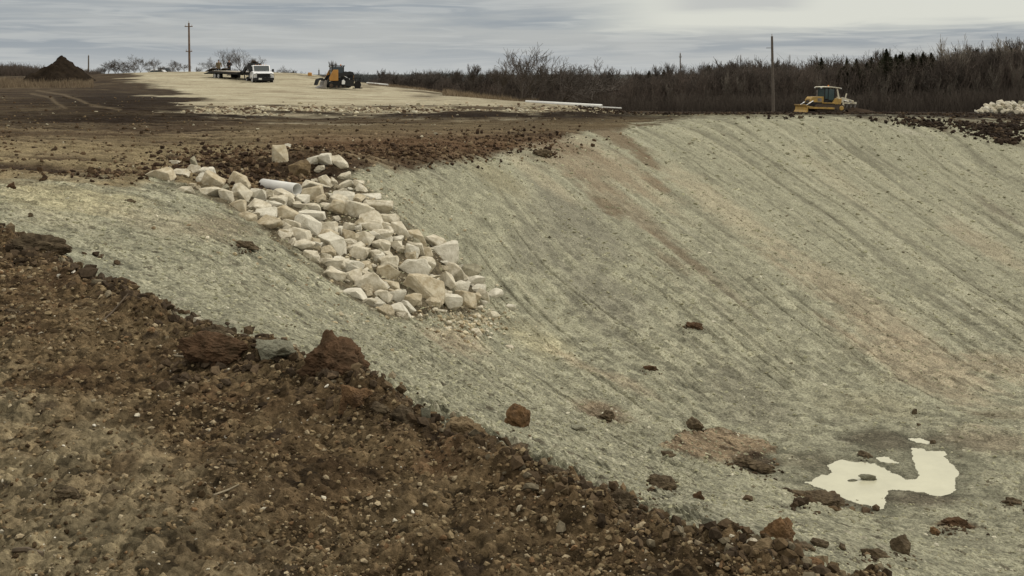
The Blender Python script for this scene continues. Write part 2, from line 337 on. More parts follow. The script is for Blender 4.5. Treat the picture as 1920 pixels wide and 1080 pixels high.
for a in [(1080, 420, 150, 55, 40, BG, .8), (1130, 560, 110, 60, 30, BG, .75), (1400, 750, 120, 60, 35, (.20, .19, .14), .75), (1000, 470, 60, 60, 30, BG, .5),
          (1370, 400, 190, 28, 36, TAN, .75), (1180, 330, 170, 18, 36, TAN, .6), (1560, 330, 120, 18, 34, TAN, .35), (1010, 330, 130, 14, 34, TAN, .6), (1010, 640, 90, 30, 28, YL, .5), (860, 640, 80, 26, 20, PK, .6),
          (1600, 560, 220, 40, 32, PK, .45), (1720, 680, 200, 50, 25, PK, .6), (1850, 460, 120, 22, 30, PK, .4), (1900, 690, 120, 30, 10, PK, .5), (1640, 760, 120, 30, 10, (.27, .25, .17), .5),
          (1090, 300, 190, 44, 20, (.25, .20, .135), .65), (1160, 380, 140, 26, 36, (.24, .19, .13), .5), (1330, 520, 120, 12, 36, (.22, .18, .125), .4), (1210, 300, 40, 12, 35, BRN, .7), (1230, 345, 40, 10, 35, BRN, .5), (1140, 385, 50, 14, 35, BRN, .55), (1150, 255, 90, 16, 25, BRN, .75), (1050, 275, 90, 14, 15, BRN, .6), (1270, 470, 70, 10, 34, BRN, .4), (1260, 490, 46, 9, 34, BRN, .45),
          (930, 330, 90, 24, 30, (.27, .24, .15), .5), (120, 372, 190, 34, 6, YL, .75), (300, 420, 130, 30, 14, TAN, .55), (420, 425, 80, 30, 10, BRN, .45), (100, 410, 120, 20, 10, (.40, .37, .26), .5),
          (650, 620, 200, 40, 25, GR, .6), (400, 590, 160, 60, 25, GR, .65), (180, 520, 120, 50, 30, (.27, .27, .20), .6), (1150, 830, 200, 40, 25, GR, .55), (1330, 960, 160, 40, 20, (.275, .268, .20), .5), (1600, 1030, 120, 30, 15, GR, .6),
          (1125, 770, 70, 20, 15, (.21, .14, .09), .6), (1180, 720, 60, 14, 25, PK, .5), (1080, 680, 80, 12, 28, PK, .5), (1660, 830, 70, 24, 5, (.14, .125, .09), .85), (1730, 938, 90, 20, 5, (.13, .11, .08), .8), (1520, 870, 100, 20, 5, (.20, .18, .125), .6),
          (1560, 930, 90, 16, 10, (.16, .14, .10), .6), (1850, 830, 120, 34, 5, (.26, .215, .15), .6), (1900, 780, 90, 14, 3, (.18, .15, .10), .5), (1800, 1000, 160, 30, 8, GR, .5), (1790, 985, 45, 10, 3, (.16, .10, .055), .85),
          (1870, 395, 60, 12, 30, (.17, .15, .11), .6), (1740, 232, 60, 9, 15, DK, .9), (1860, 245, 80, 14, 22, DK, .8), (1820, 232, 40, 5, 10, DK, .7), (1880, 262, 30, 7, 10, DK, .8), (1650, 224, 60, 4, 5, DK, .6), (1700, 245, 60, 5, 15, (.40, .38, .30), .4)]:
    blob(*a)
colr = lerp(colr, lerp(np.broadcast_to(c3(0.270, 0.195, 0.122), colr.shape), c3(0.18, 0.125, 0.078), sst(fbm(XX / 0.8, YY / 0.12, 206, 4, .6), -0.1, 0.3)), clay * 0.8)
colr = lerp(colr, c3(0.070, 0.048, 0.030), clay * sst(fbm(XX / 0.35, YY / 0.25, 205, 4, .6), 0.12, 0.3) * 0.8)
blob(1420, 868, 52, 15, 8, (0.055, 0.038, 0.025), 0.9, 0.5)
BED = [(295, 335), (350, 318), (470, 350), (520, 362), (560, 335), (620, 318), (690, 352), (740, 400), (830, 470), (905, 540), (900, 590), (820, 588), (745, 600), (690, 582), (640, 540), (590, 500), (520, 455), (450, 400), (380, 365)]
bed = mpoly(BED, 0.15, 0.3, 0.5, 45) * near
colr = lerp(colr, c3(0.10, 0.08, 0.05), bed * 0.92)  # brown soil bed, darkened further to paint shade into gaps between stones
colr = colr * c3(1.12, 1.11, 1.10)
# brown bank
cb = lerp(np.broadcast_to(c3(0.108, 0.074, 0.040), colr.shape), c3(0.165, 0.122, 0.068), sst(mid + 0.5 * big, -0.1, 0.6) * 0.8)
cb = lerp(cb, c3(0.058, 0.036, 0.020), sst(-mid + 0.3 * p02, 0.05, 0.5) * 0.7)
track = sst(fbm((XX * 0.75 - YY * 0.66) / 1.6, (XX * 0.66 + YY * 0.75) / 4.5, 211, 3), -0.05, 0.35) * sst(dist_edge, 0.6, 1.5)
cb = lerp(cb, c3(0.235, 0.185, 0.110), np.clip(track * 0.55 + sst(dist_edge + 1.1 * mid + 0.6 * track, 0.9, 3.0) * 0.6, 0, 0.9))
cb = lerp(cb, c3(0.150, 0.092, 0.050), sst(fbm(XX / 0.6, YY / 0.6, 213, 4), 0.25, 0.5) * 0.6)
TRK = [(-150, 660), (20, 690), (170, 790), (330, 930), (500, 1090), (520, 1200), (-150, 1200)]
trk = mpoly(TRK, 0.25, 0.5, 0.7, 47) * (YY < 12); cb = lerp(cb, c3(0.250, 0.205, 0.125), trk * sst(fbm(XX / .5, YY / .5, 48, 4, .6), -.5, .2) * 0.85)
cb = cb * 1.12
# upper site
ct = lerp(np.broadcast_to(c3(0.086, 0.060, 0.037), colr.shape), c3(0.225, 0.175, 0.108), sst(rut + 0.5 * fbm(XX / 4, YY / 4, 221, 4), -0.02, 0.35) * 0.8)
ct = lerp(ct, c3(0.038, 0.026, 0.018), sst(fbm((XX + 0.1 * YY) / 9, YY / 1.1, 223, 5, 0.65), -0.02, 0.28) * 0.85)
lowstrip = sst(PY, 238, 290) * (1 - sst(PX, 420, 620)); ct = lerp(ct, c3(0.250, 0.200, 0.115), lowstrip * sst(big + 0.7 * rut, -0.5, 0.25) * 0.85)
midstrip = np.exp(-((PY - (238 + 8 * np.sin(PX / 300.0))) / 12.0) ** 2) * sst(PX, 350, 560) * (1 - sst(PX, 1150, 1350)); ct = lerp(ct, c3(0.200, 0.155, 0.090), midstrip * 0.6)
ct = lerp(ct, c3(0.130, 0.078, 0.042), np.exp(-((PY - 275) / 20.0) ** 2) * sst(PX, 450, 600) * 0.7)
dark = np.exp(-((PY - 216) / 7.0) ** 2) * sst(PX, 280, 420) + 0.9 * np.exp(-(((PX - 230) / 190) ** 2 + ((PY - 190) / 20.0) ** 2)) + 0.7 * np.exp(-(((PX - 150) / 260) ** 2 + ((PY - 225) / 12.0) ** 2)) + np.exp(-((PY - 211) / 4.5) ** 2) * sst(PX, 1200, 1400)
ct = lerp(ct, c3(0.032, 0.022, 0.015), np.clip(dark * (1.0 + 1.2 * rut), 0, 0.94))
ct = lerp(ct, c3(0.26, 0.235, 0.15), sst(PX, 1150, 1250) * (1 - sst(PX, 1480, 1560)) * np.exp(-((PY - 217) / 4.0) ** 2) * 0.75)
# wheel tracks curving across the dark soil on the left
for pts in (((60, 176), (95, 183), (108, 196), (122, 203)), ((70, 170), (120, 178), (150, 188), (172, 199), (225, 205))):
    d = np.full(XX.shape, 1e9)
    m = (PX < 260) & (PX > 20) & (PY > 160) & (PY < 215) & (YY > 40) & (YY < 110)
    dm = np.full(m.sum(), 1e9)
    for (ax, ay), (bx, by) in zip(pts, pts[1:]):
        ex, ey = bx - ax, by - ay; t = np.clip(((PX[m] - ax) * ex + (PY[m] - ay) * ey * 6) / (ex * ex + ey * ey * 6), 0, 1)
        dm = np.minimum(dm, ((PX[m] - ax - ex * t) * 0.35) ** 2 + (PY[m] - ay - ey * t) ** 2)
    d[m] = dm
    ct = lerp(ct, c3(0.20, 0.155, 0.10), np.exp(-d / 2.2) * 0.8)
# pale pad
cpd = lerp(np.broadcast_to(c3(0.410, 0.365, 0.255), colr.shape), c3(0.27, 0.225, 0.150), sst(fbm(XX / 7, YY / 4, 231, 6, 0.65), -0.1, 0.35) * 0.85)
cpd = lerp(cpd, c3(0.52, 0.48, 0.35), sst(fbm(XX / 5, YY / 2.5, 232, 5, .65), 0.08, 0.35) * 0.7)
cpd = lerp(cpd, c3(0.17, 0.125, 0.075), sst(fbm(XX / 1.6, YY / 1.6, 234, 4, .6), 0.28, 0.5) * 0.6)
cpd = lerp(cpd, c3(0.20, 0.145, 0.085), sst(PY + 10 * mid + 8 * big, 200, 216) * 0.45 * sst(fbm(XX / 1.0, YY / 1.6, 233, 3), -0.2, 0.3))
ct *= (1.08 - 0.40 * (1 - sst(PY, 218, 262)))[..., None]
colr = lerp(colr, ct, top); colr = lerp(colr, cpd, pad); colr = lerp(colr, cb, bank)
colr = lerp(colr, c3(0.085, 0.070, 0.045), far)
colr = lerp(colr, c3(0.075, 0.080, 0.075), sst(YY, 250, 700))
colr *= (1 - 0.50 * np.exp(-np.clip(sdp_ + 0.25 * mid, 0, 9) / 0.42) * near)[..., None]
# grain: every clod and pebble its own shade
gr = np.ones(XX.shape, np.float32)
gr *= 1 + (id05 - 0.5) * 0.75 * f05 + (id11 - 0.5) * 0.55 * f11 + (id30 - 0.5) * 0.16 * f30 + (id20 - 0.5) * 0.38 * f20 * (1 - bank) * np.clip(1.4 - f11, 0, 1) * 1.5 + (id02 - .5) * 0.4 * f02
hi = (id05 > 0.965) * f05 * (w05 < 0.42); hi2 = (id11 > 0.975) * (w11 < 0.40) * f11; lo = (id11 < 0.045) * (w11 < 0.45) * f11
gr = np.where(bank > .5, 1 + (gr - 1) * 1.35, gr); gr = np.clip(gr, 0.28, 1.9)
colr *= gr[..., None]
colr = lerp(colr, c3(0.46, 0.42, 0.32), np.clip(hi * 0.55 + hi2 * 0.6, 0, 0.8) * (1 - wet * 0.7) * (1 - bank))
colr = lerp(colr, c3(0.075, 0.055, 0.038), lo * 0.55)
Zw = (Z + EYE).astype(np.float32)
def gz(x, y):
    """displaced ground height at world points (arrays)"""
    x = np.atleast_1d(np.asarray(x, float)); y = np.atleast_1d(np.asarray(y, float))
    px = 960 + F * x / y
    a = np.interp(px, cols, np.arange(NC)); b = np.interp(np.log(y), lr, np.arange(NR))
    i = np.clip(a.astype(int), 0, NC - 2); j = np.clip(b.astype(int), 0, NR - 2); s = a - i; t = b - j
    return (Zw[i, j] * (1 - s) + Zw[i + 1, j] * s) * (1 - t) + (Zw[i, j + 1] * (1 - s) + Zw[i + 1, j + 1] * s) * t
def at(px, py):
    y = hit(px, py); x = (px - 960) / F * y
    return x, y, float(gz(x, y)[0])
def atd(px, y):
    x = (px - 960) / F * y; return x, y, float(gz(x, y)[0])
# ------------------------------------------------------------------ materials
def mat(name, col, rough=0.9, bump=0.0, bscale=20, var=0.0, metal=0.0, attr=None, vscale=4.0, spec=0.3, col2=None, coat=0.0):
    m = bpy.data.materials.new(name); m.use_nodes = True
    t = m.node_tree; b = t.nodes['Principled BSDF']
    b.inputs['Roughness'].default_value = rough; b.inputs['Metallic'].default_value = metal; b.inputs['Specular IOR Level'].default_value = spec
    b.inputs['Coat Weight'].default_value = coat
    tcn = t.nodes.new('ShaderNodeTexCoord')
    src = None
    if attr:
        an = t.nodes.new('ShaderNodeAttribute'); an.attribute_name = attr; src = an.outputs['Color']
    if var > 0 or col2:
        nz = t.nodes.new('ShaderNodeTexNoise'); nz.inputs['Scale'].default_value = vscale; nz.inputs['Detail'].default_value = 6; nz.inputs['Roughness'].default_value = 0.65
        t.links.new(tcn.outputs['Object'], nz.inputs['Vector'])
        mx = t.nodes.new('ShaderNodeMix'); mx.data_type = 'RGBA'
        mr = t.nodes.new('ShaderNodeMapRange'); mr.inputs[1].default_value = 0.35; mr.inputs[2].default_value = 0.65
        t.links.new(nz.outputs['Fac'], mr.inputs[0]); t.links.new(mr.outputs[0], mx.inputs[0])
        c2 = col2 or tuple(c * (1 - var) for c in col)
        if src is not None:
            mx.blend_type = 'MULTIPLY'; mx.inputs[0].default_value = 1
            mr.inputs[3].default_value = 1 - var; mr.inputs[4].default_value = 1 + var * 0.6
            t.links.remove(mx.inputs[0].links[0])
            t.links.new(src, mx.inputs[6]); t.links.new(mr.outputs[0], mx.inputs[7])
        else:
            mx.inputs[6].default_value = (*col, 1); mx.inputs[7].default_value = (*c2, 1)
        src = mx.outputs[2]
    if src is not None: t.links.new(src, b.inputs['Base Color'])
    else: b.inputs['Base Color'].default_value = (*col, 1)
    if bump > 0:
        bn = t.nodes.new('ShaderNodeTexNoise'); bn.inputs['Scale'].default_value = bscale; bn.inputs['Detail'].default_value = 8; bn.inputs['Roughness'].default_value = 0.7
        t.links.new(tcn.outputs['Object'], bn.inputs['Vector'])
        bp = t.nodes.new('ShaderNodeBump'); bp.inputs['Strength'].default_value = 1.0; bp.inputs['Distance'].default_value = bump
        t.links.new(bn.outputs['Fac'], bp.inputs['Height']); t.links.new(bp.outputs[0], b.inputs['Normal'])
    return m
M = {}
M['ground'] = mat('ground', (0.3, 0.3, 0.2), 0.95, 0.045, 30, 0.5, attr='albedo', vscale=24, spec=0.06)
# ------------------------------------------------------------------ mesh helpers
def tag(o, label=None, cat=None, group=None, kind=None):
    if label: o['label'] = label
    if cat: o['category'] = cat
    if group: o['group'] = group
    if kind: o['kind'] = kind
    return o
def npmesh(name, V, Fc, m, cols_=None, smooth=False, parent=None):
    """V (n,3); Fc (m,k) all faces with k corners"""
    me = bpy.data.meshes.new(name); V = np.ascontiguousarray(V, np.float32); Fc = np.ascontiguousarray(Fc, np.int32)
    nf, k = Fc.shape
    me.vertices.add(len(V)); me.vertices.foreach_set('co', V.ravel())
    me.loops.add(nf * k); me.loops.foreach_set('vertex_index', Fc.ravel())
    me.polygons.add(nf); me.polygons.foreach_set('loop_start', np.arange(0, nf * k, k, dtype=np.int32))
    me.polygons.foreach_set('use_smooth', np.full(nf, smooth))
    if cols_ is not None:
        ca = me.color_attributes.new('albedo', 'FLOAT_COLOR', 'POINT')
        ca.data.foreach_set('color', np.c_[cols_, np.ones(len(V))].astype(np.float32).ravel())
    me.update(calc_edges=True); me.materials.append(m)
    o = bpy.data.objects.new(name, me); COL.objects.link(o)
    if parent: o.parent = parent
    return o
def empty(name, loc, rz=0, label=None, cat=None, group=None):
    o = bpy.data.objects.new(name, None); COL.objects.link(o); o.location = loc; o.rotation_euler = (0, 0, rz); o.empty_display_size = 0.3
    return tag(o, label, cat, group)
def copy_tree(o, parent=None):
    c = o.copy(); COL.objects.link(c)
    if parent: c.parent = parent
    for ch in o.children: copy_tree(ch, c)
    return c
idx = (np.arange(NC - 1)[:, None] * NR + np.arange(NR - 1)[None]).ravel()
gf = np.stack([idx, idx + NR, idx + NR + 1, idx + 1], -1)
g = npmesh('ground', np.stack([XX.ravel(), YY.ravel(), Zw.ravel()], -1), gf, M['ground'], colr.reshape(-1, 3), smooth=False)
tag(g, kind='structure')
del gf, idx, PY, ZB, dZ, sA1, sA2, sB1, sB2, sC1, S2, cb, ct, cpd
# ------------------------------------------------------------------ puddle water (one sheet; the ground's hollows give it its outline)
M['water'] = mat('murky_water', (0.52, 0.50, 0.36), 0.25, 0.006, 5, var=0.12, vscale=1.6, spec=0.5)
pxy = np.vstack([PW[0]]); cx_, cy_ = pxy.mean(0)
hull = []
for pw in (np.vstack(PW),):
    import itertools
    pts = sorted(map(tuple, pw)); lo_, up_ = [], []
    for P_, seq in ((lo_, pts), (up_, pts[::-1])):
        for p in seq:
            while len(P_) >= 2 and (P_[-1][0] - P_[-2][0]) * (p[1] - P_[-2][1]) - (P_[-1][1] - P_[-2][1]) * (p[0] - P_[-2][0]) <= 0: P_.pop()
            P_.append(p)
    hull = lo_[:-1] + up_[:-1]
hc = np.array(hull); ctr = hc.mean(0); hc = ctr + (hc - ctr) * 1.03
me = bpy.data.meshes.new('puddle'); me.from_pydata([(x, y, 0.0) for x, y in hc], [], [list(range(len(hc)))]); me.materials.append(M['water'])
po = bpy.data.objects.new('puddle', me); COL.objects.link(po); tag(po, kind='structure')
# ------------------------------------------------------------------ loose gravel and crumbs (nobody could count them)
rs = np.random.RandomState(5)
ico_v = []; t_ = (1 + 5 ** .5) / 2
for a, b in ((-1, t_), (1, t_), (-1, -t_), (1, -t_)): ico_v.append((a, b, 0))
for a, b in ((-1, t_), (1, t_), (-1, -t_), (1, -t_)): ico_v.append((0, a, b))
for a, b in ((t_, -1), (t_, 1), (-t_, -1), (-t_, 1)): ico_v.append((a, 0, b))
ico_v = np.array(ico_v) / np.linalg.norm((1, t_))
ico_f = np.array([(0, 11, 5), (0, 5, 1), (0, 1, 7), (0, 7, 10), (0, 10, 11), (1, 5, 9), (5, 11, 4), (11, 10, 2), (10, 7, 6), (7, 1, 8), (3, 9, 4), (3, 4, 2), (3, 2, 6), (3, 6, 8), (3, 8, 9), (4, 9, 5), (2, 4, 11), (6, 2, 10), (8, 6, 7), (9, 8, 1)])
def scatter(name, x, y, size, colours, m, label, sink=0.25, flat=(0.45, 0.9), cat='gravel'):
    n = len(x); z = gz(x, y)
    ang = rs.rand(n) * 6.283; ca, sa = np.cos(ang), np.sin(ang)
    sc = np.stack([size * (0.7 + 0.6 * rs.rand(n)), size * (0.6 + 0.4 * rs.rand(n)), size * (flat[0] + (flat[1] - flat[0]) * rs.rand(n))], -1) * 0.5
    v = ico_v[None] * (0.55 + 0.75 * rs.rand(n, 12, 1)) * sc[:, None]
    tx = (rs.rand(n) - .5) * 0.9
    vz = v[..., 2] * np.cos(tx)[:, None] + v[..., 0] * np.sin(tx)[:, None]; vx = v[..., 0] * np.cos(tx)[:, None] - v[..., 2] * np.sin(tx)[:, None]
    X_ = vx * ca[:, None] - v[..., 1] * sa[:, None] + x[:, None]; Y_ = vx * sa[:, None] + v[..., 1] * ca[:, None] + y[:, None]
    Z_ = vz + (z + sc[:, 2] * (1 - 2 * sink))[:, None]
    V = np.stack([X_, Y_, Z_], -1).reshape(-1, 3)
    Fc = (ico_f[None] + 12 * np.arange(n)[:, None, None]).reshape(-1, 3)
    o = npmesh(name, V, Fc, m, np.repeat(colours, 12, 0))
    return tag(o, label, cat, kind='stuff')
def pick(n, ylo, yhi, pxlo, pxhi, fn, seed, power=0.0):
    """random ground points, about even over the picture, kept where fn says so"""
    r_ = np.random.RandomState(seed)
    px = r_.uniform(pxlo, pxhi, n); y = np.exp(r_.uniform(math.log(ylo), math.log(yhi), n))
    a = np.clip(np.interp(px, cols, np.arange(NC)).astype(int), 0, NC - 1); b = np.clip(np.interp(np.log(y), lr, np.arange(NR)).astype(int), 0, NR - 1)
    k = r_.rand(n) < fn(a, b)
    return (px[k] - 960) / F * y[k], y[k]
M['crumb'] = mat('crumb', (0.3, 0.3, 0.3), 0.95, 0.003, 90, 0.35, attr='albedo', vscale=60, spec=0.05)
def shades(n, pal, p, jit=0.25):
    c = np.array(pal)[rs.choice(len(pal), n, p=p)]
    return np.clip(c * (1 + (rs.rand(n, 1) - .5) * 2 * jit), 0, 1)
x, y = pick(125000, 3.1, 14, -200, 1700, lambda a, b: (bank[a, b] > 0.7) * np.clip(0.75 * sst(fbm(XX[a, b] / .45, YY[a, b] / .45, 301, 4, .6), -.3, .2) * (1 - .45 * track[a, b]) + .18, 0, 1) * (1 - .55 * trk[a, b]), 11)
sz_ = 0.007 + 0.036 * rs.rand(len(x)) ** 4; sz_ *= np.clip(y / 6, 0.8, 1.6)
scatter('soil_crumbs', x, y, sz_, shades(len(x), [(.155, .110, .060), (.060, .041, .023), (.23, .175, .10), (.31, .25, .16), (.17, .105, .055)], [.38, .26, .24, .07, .05]), M['crumb'], 'loose brown soil crumbs scattered over the near bank', 0.38, (0.45, 0.9), 'soil')
x, y = pick(4800, 3.1, 13, -200, 1700, lambda a, b: (bank[a, b] > 0.7) * (0.25 + 0.75 * np.clip(clodm[a, b], 0, 1)), 12)
sz_ = (0.010 + 0.026 * rs.rand(len(x)) ** 4) * np.clip(y / 6, 0.8, 1.5)
scatter('pebbles', x, y, sz_, shades(len(x), [(.52, .47, .36), (.36, .30, .20), (.25, .20, .13), (.66, .62, .52)], [.25, .35, .3, .1]), M['crumb'], 'small pale pebbles lying in the brown soil of the near bank', 0.35, (0.4, 0.8), 'pebbles')
x, y = pick(42000, 3.3, 14, -200, 1760, lambda a, b: np.exp(-((dist_edge[a, b] - 0.03) / 0.13) ** 2) * (0.3 + 0.7 * (bank[a, b] > .5)), 13)
sz_ = (0.016 + 0.060 * rs.rand(len(x)) ** 4) * np.clip(y / 5.5, 0.8, 1.5)
scatter('bank_edge_clods', x, y, sz_, shades(len(x), [(.088, .062, .037), (.055, .040, .026), (.125, .09, .052), (.18, .15, .10)], [.38, .3, .2, .12]), M['crumb'], 'crumbly dark clods heaped along the lip of the near bank', 0.3, (0.6, 1.0), 'soil')
x, y = pick(1500, 3.3, 14, -200, 1760, lambda a, b: np.exp(-((dist_edge[a, b] - 0.02) / 0.10) ** 2), 18)
sz_ = (0.05 + 0.075 * rs.rand(len(x)) ** 2) * np.clip(y / 5.5, 0.8, 1.5)
scatter('bank_edge_clods', x, y, sz_, shades(len(x), [(.088, .062, .037), (.055, .040, .026), (.14, .098, .055), (.17, .13, .08)], [.38, .32, .2, .1]), M['crumb'], 'bigger broken brown clods along the lip of the near bank', 0.3, (0.6, 1.0), 'soil')
x, y = pick(80000, 4.0, 52, -150, 2050, lambda a, b: (green[a, b] > 0.8) * (sdp_[a, b] > 0.12) * (0.12 + 0.88 * sst(S1[a, b], -0.25, 0.35)), 14)
sz_ = (0.0018 + 0.0040 * rs.rand(len(x)) ** 4.0) * y * np.clip(14 / y, 0.5, 1) ** 0.2
scatter('shale_chips', x, y, sz_, shades(len(x), [(.31, .30, .195), (.25, .235, .15), (.40, .38, .26), (.17, .15, .10), (.50, .47, .36)], [.36, .30, .21, .06, .07]), M['crumb'], 'grey green shale chips lying on the basin slopes', 0.5, (0.3, 0.6), 'chips')
x, y = pick(15000, 18, 75, -100, 2000, lambda a, b: (tp[a, b] > 0.6) * (0.15 + 0.85 * sst(rut[a, b], -0.1, 0.3)), 15)
sz_ = (0.0022 + 0.0038 * rs.rand(len(x)) ** 3) * y * np.clip(30 / y, 0.45, 1)
scatter('site_clods', x, y, sz_, shades(len(x), [(.10, .066, .038), (.055, .037, .023), (.17, .125, .072), (.40, .36, .26)], [.42, .33, .2, .05]), M['crumb'], 'brown lumps of soil strewn over the upper site', 0.35, (0.5, 0.9), 'soil')
x, y = pick(6000, 54, 74, 330, 1150, lambda a, b: np.exp(-(((HY + F * (EYE - Zw[a, b]) / YY[a, b]) - 207) / 6.0) ** 2) * (pad[a, b] > 0.3), 16)
scatter('pad_rubble', x, y, 0.12 + 0.30 * rs.rand(len(x)) ** 3, shades(len(x), [(.40, .35, .24), (.28, .22, .15), (.50, .46, .35), (.10, .07, .045)], [.35, .25, .12, .28]), M['crumb'], 'cream rubble along the foot of the pale gravel pad', 0.4, (0.4, 0.7), 'rubble')

# ------------------------------------------------------------------ rocks and clods
M['lime'] = mat('limestone', (0.44, 0.385, 0.275), 0.9, 0.045, 8, 0.0, vscale=7, col2=(0.66, 0.61, 0.49), spec=0.1)
M['lime_tan'] = mat('limestone_tan', (0.38, 0.31, 0.20), 0.9, 0.045, 8, vscale=7, col2=(0.56, 0.50, 0.37), spec=0.1)
M['lime_white'] = mat('limestone_white', (0.52, 0.48, 0.38), 0.9, 0.045, 8, vscale=7, col2=(0.70, 0.66, 0.55), spec=0.1)
M['lime_grey'] = mat('limestone_grey', (0.22, 0.20, 0.14), 0.9, 0.045, 8, vscale=7, col2=(0.38, 0.35, 0.25), spec=0.1)
M['rock_brown'] = mat('rock_brown', (0.20, 0.145, 0.078), 0.92, 0.02, 9, vscale=6, col2=(0.10, 0.07, 0.04), spec=0.2)
M['clod_dark'] = mat('clod_dark', (0.060, 0.045, 0.030), 0.97, 0.02, 26, vscale=14, col2=(0.14, 0.108, 0.068), spec=0.04)
M['clod_red'] = mat('clod_red', (0.120, 0.072, 0.042), 0.97, 0.02, 26, vscale=12, col2=(0.060, 0.040, 0.024), spec=0.04)
M['clod_rust'] = mat('clod_rust', (0.20, 0.120, 0.062), 0.97, 0.02, 26, vscale=12, col2=(0.09, 0.058, 0.034), spec=0.04)
M['clod_tan'] = mat('clod_tan', (0.24, 0.180, 0.105), 0.97, 0.02, 26, vscale=14, col2=(0.11, 0.075, 0.040), spec=0.1)
M['clod_green'] = mat('clod_green', (0.25, 0.245, 0.18), 0.95, 0.02, 26, vscale=10, col2=(0.12, 0.11, 0.075), spec=0.1)
def rockmesh(name, sx, sy, sz, m, seed, squash=0.25, n=15):
    r_ = random.Random(seed); bm = bmesh.new()
    for i in range(n):
        v = Vector((r_.uniform(-1, 1), r_.uniform(-1, 1), r_.uniform(-1, 1)))
        k = max(abs(v.x), abs(v.y), abs(v.z)); cube = v / k; ball = v.normalized() * 1.25
        v = cube.lerp(ball, squash + r_.uniform(0, .25)) * r_.uniform(0.86, 1.0)
        v.x += 0.22 * v.z * (seed % 5 - 2) * .4
        bm.verts.new((v.x * sx / 2, v.y * sy / 2, v.z * sz / 2))
    bmesh.ops.convex_hull(bm, input=bm.verts)
    for v in [v for v in bm.verts if not v.link_faces]: bm.verts.remove(v)
    mn_ = min(sx, sy, sz)
    bmesh.ops.dissolve_limit(bm, angle_limit=R(13), verts=bm.verts, edges=bm.edges)
    bmesh.ops.bevel(bm, geom=list(bm.edges), offset=mn_ * 0.035, segments=1, affect='EDGES', clamp_overlap=True)
    bmesh.ops.triangulate(bm, faces=bm.faces)
    bmesh.ops.subdivide_edges(bm, edges=[e for e in bm.edges if e.calc_length() > mn_ * 0.3], cuts=1)
    bmesh.ops.triangulate(bm, faces=bm.faces)
    for v in bm.verts:
        v.co += v.normal * mn_ * (0.06 * mn.noise(v.co * (2.6 / mn_) + Vector((seed, 0, 0))) + 0.03 * mn.noise(v.co * (7 / mn_) + Vector((seed, 0, 0))))
    me = bpy.data.meshes.new(name); bm.to_mesh(me); bm.free(); me.materials.append(m)
    return me
def clodmesh(name, sx, sy, sz, m, seed, amp=0.3, sub=4, angular=0.0):
    bm = bmesh.new(); bmesh.ops.create_icosphere(bm, subdivisions=sub, radius=0.5)
    o = Vector((seed * 3.7, seed * 1.3, 0)); r_ = random.Random(seed)
    PL = [(Vector((r_.gauss(0, 1), r_.gauss(0, 1), r_.gauss(0, 1))).normalized(), r_.uniform(.62, .95)) for _ in range(16)]
    for v in bm.verts:
        p = v.co.copy(); dn = p.normalized(); p = p * min([1.15] + [d_ / max(1e-3, n_.dot(dn)) for n_, d_ in PL if n_.dot(dn) > .3])
        d = amp * (mn.noise(p * 2.3 + o) * 0.95 + mn.noise(p * 5.1 + o) * 0.75 + abs(mn.noise(p * 10 + o)) * 0.35 + mn.noise(p * 21 + o) * 0.38)
        c = mn.cell(p * 3.0 + o) * angular
        v.co = p * (1 + d + c)
        v.co = Vector((v.co.x * sx, v.co.y * sy, v.co.z * sz))
    me = bpy.data.meshes.new(name); bm.to_mesh(me); bm.free(); me.materials.append(m)
    return me
def put(name, me, x, y, z, rot, label, cat, group=None):
    o = bpy.data.objects.new(name, me); COL.objects.link(o); o.location = (x, y, z); o.rotation_euler = rot
    return tag(o, label, cat, group)
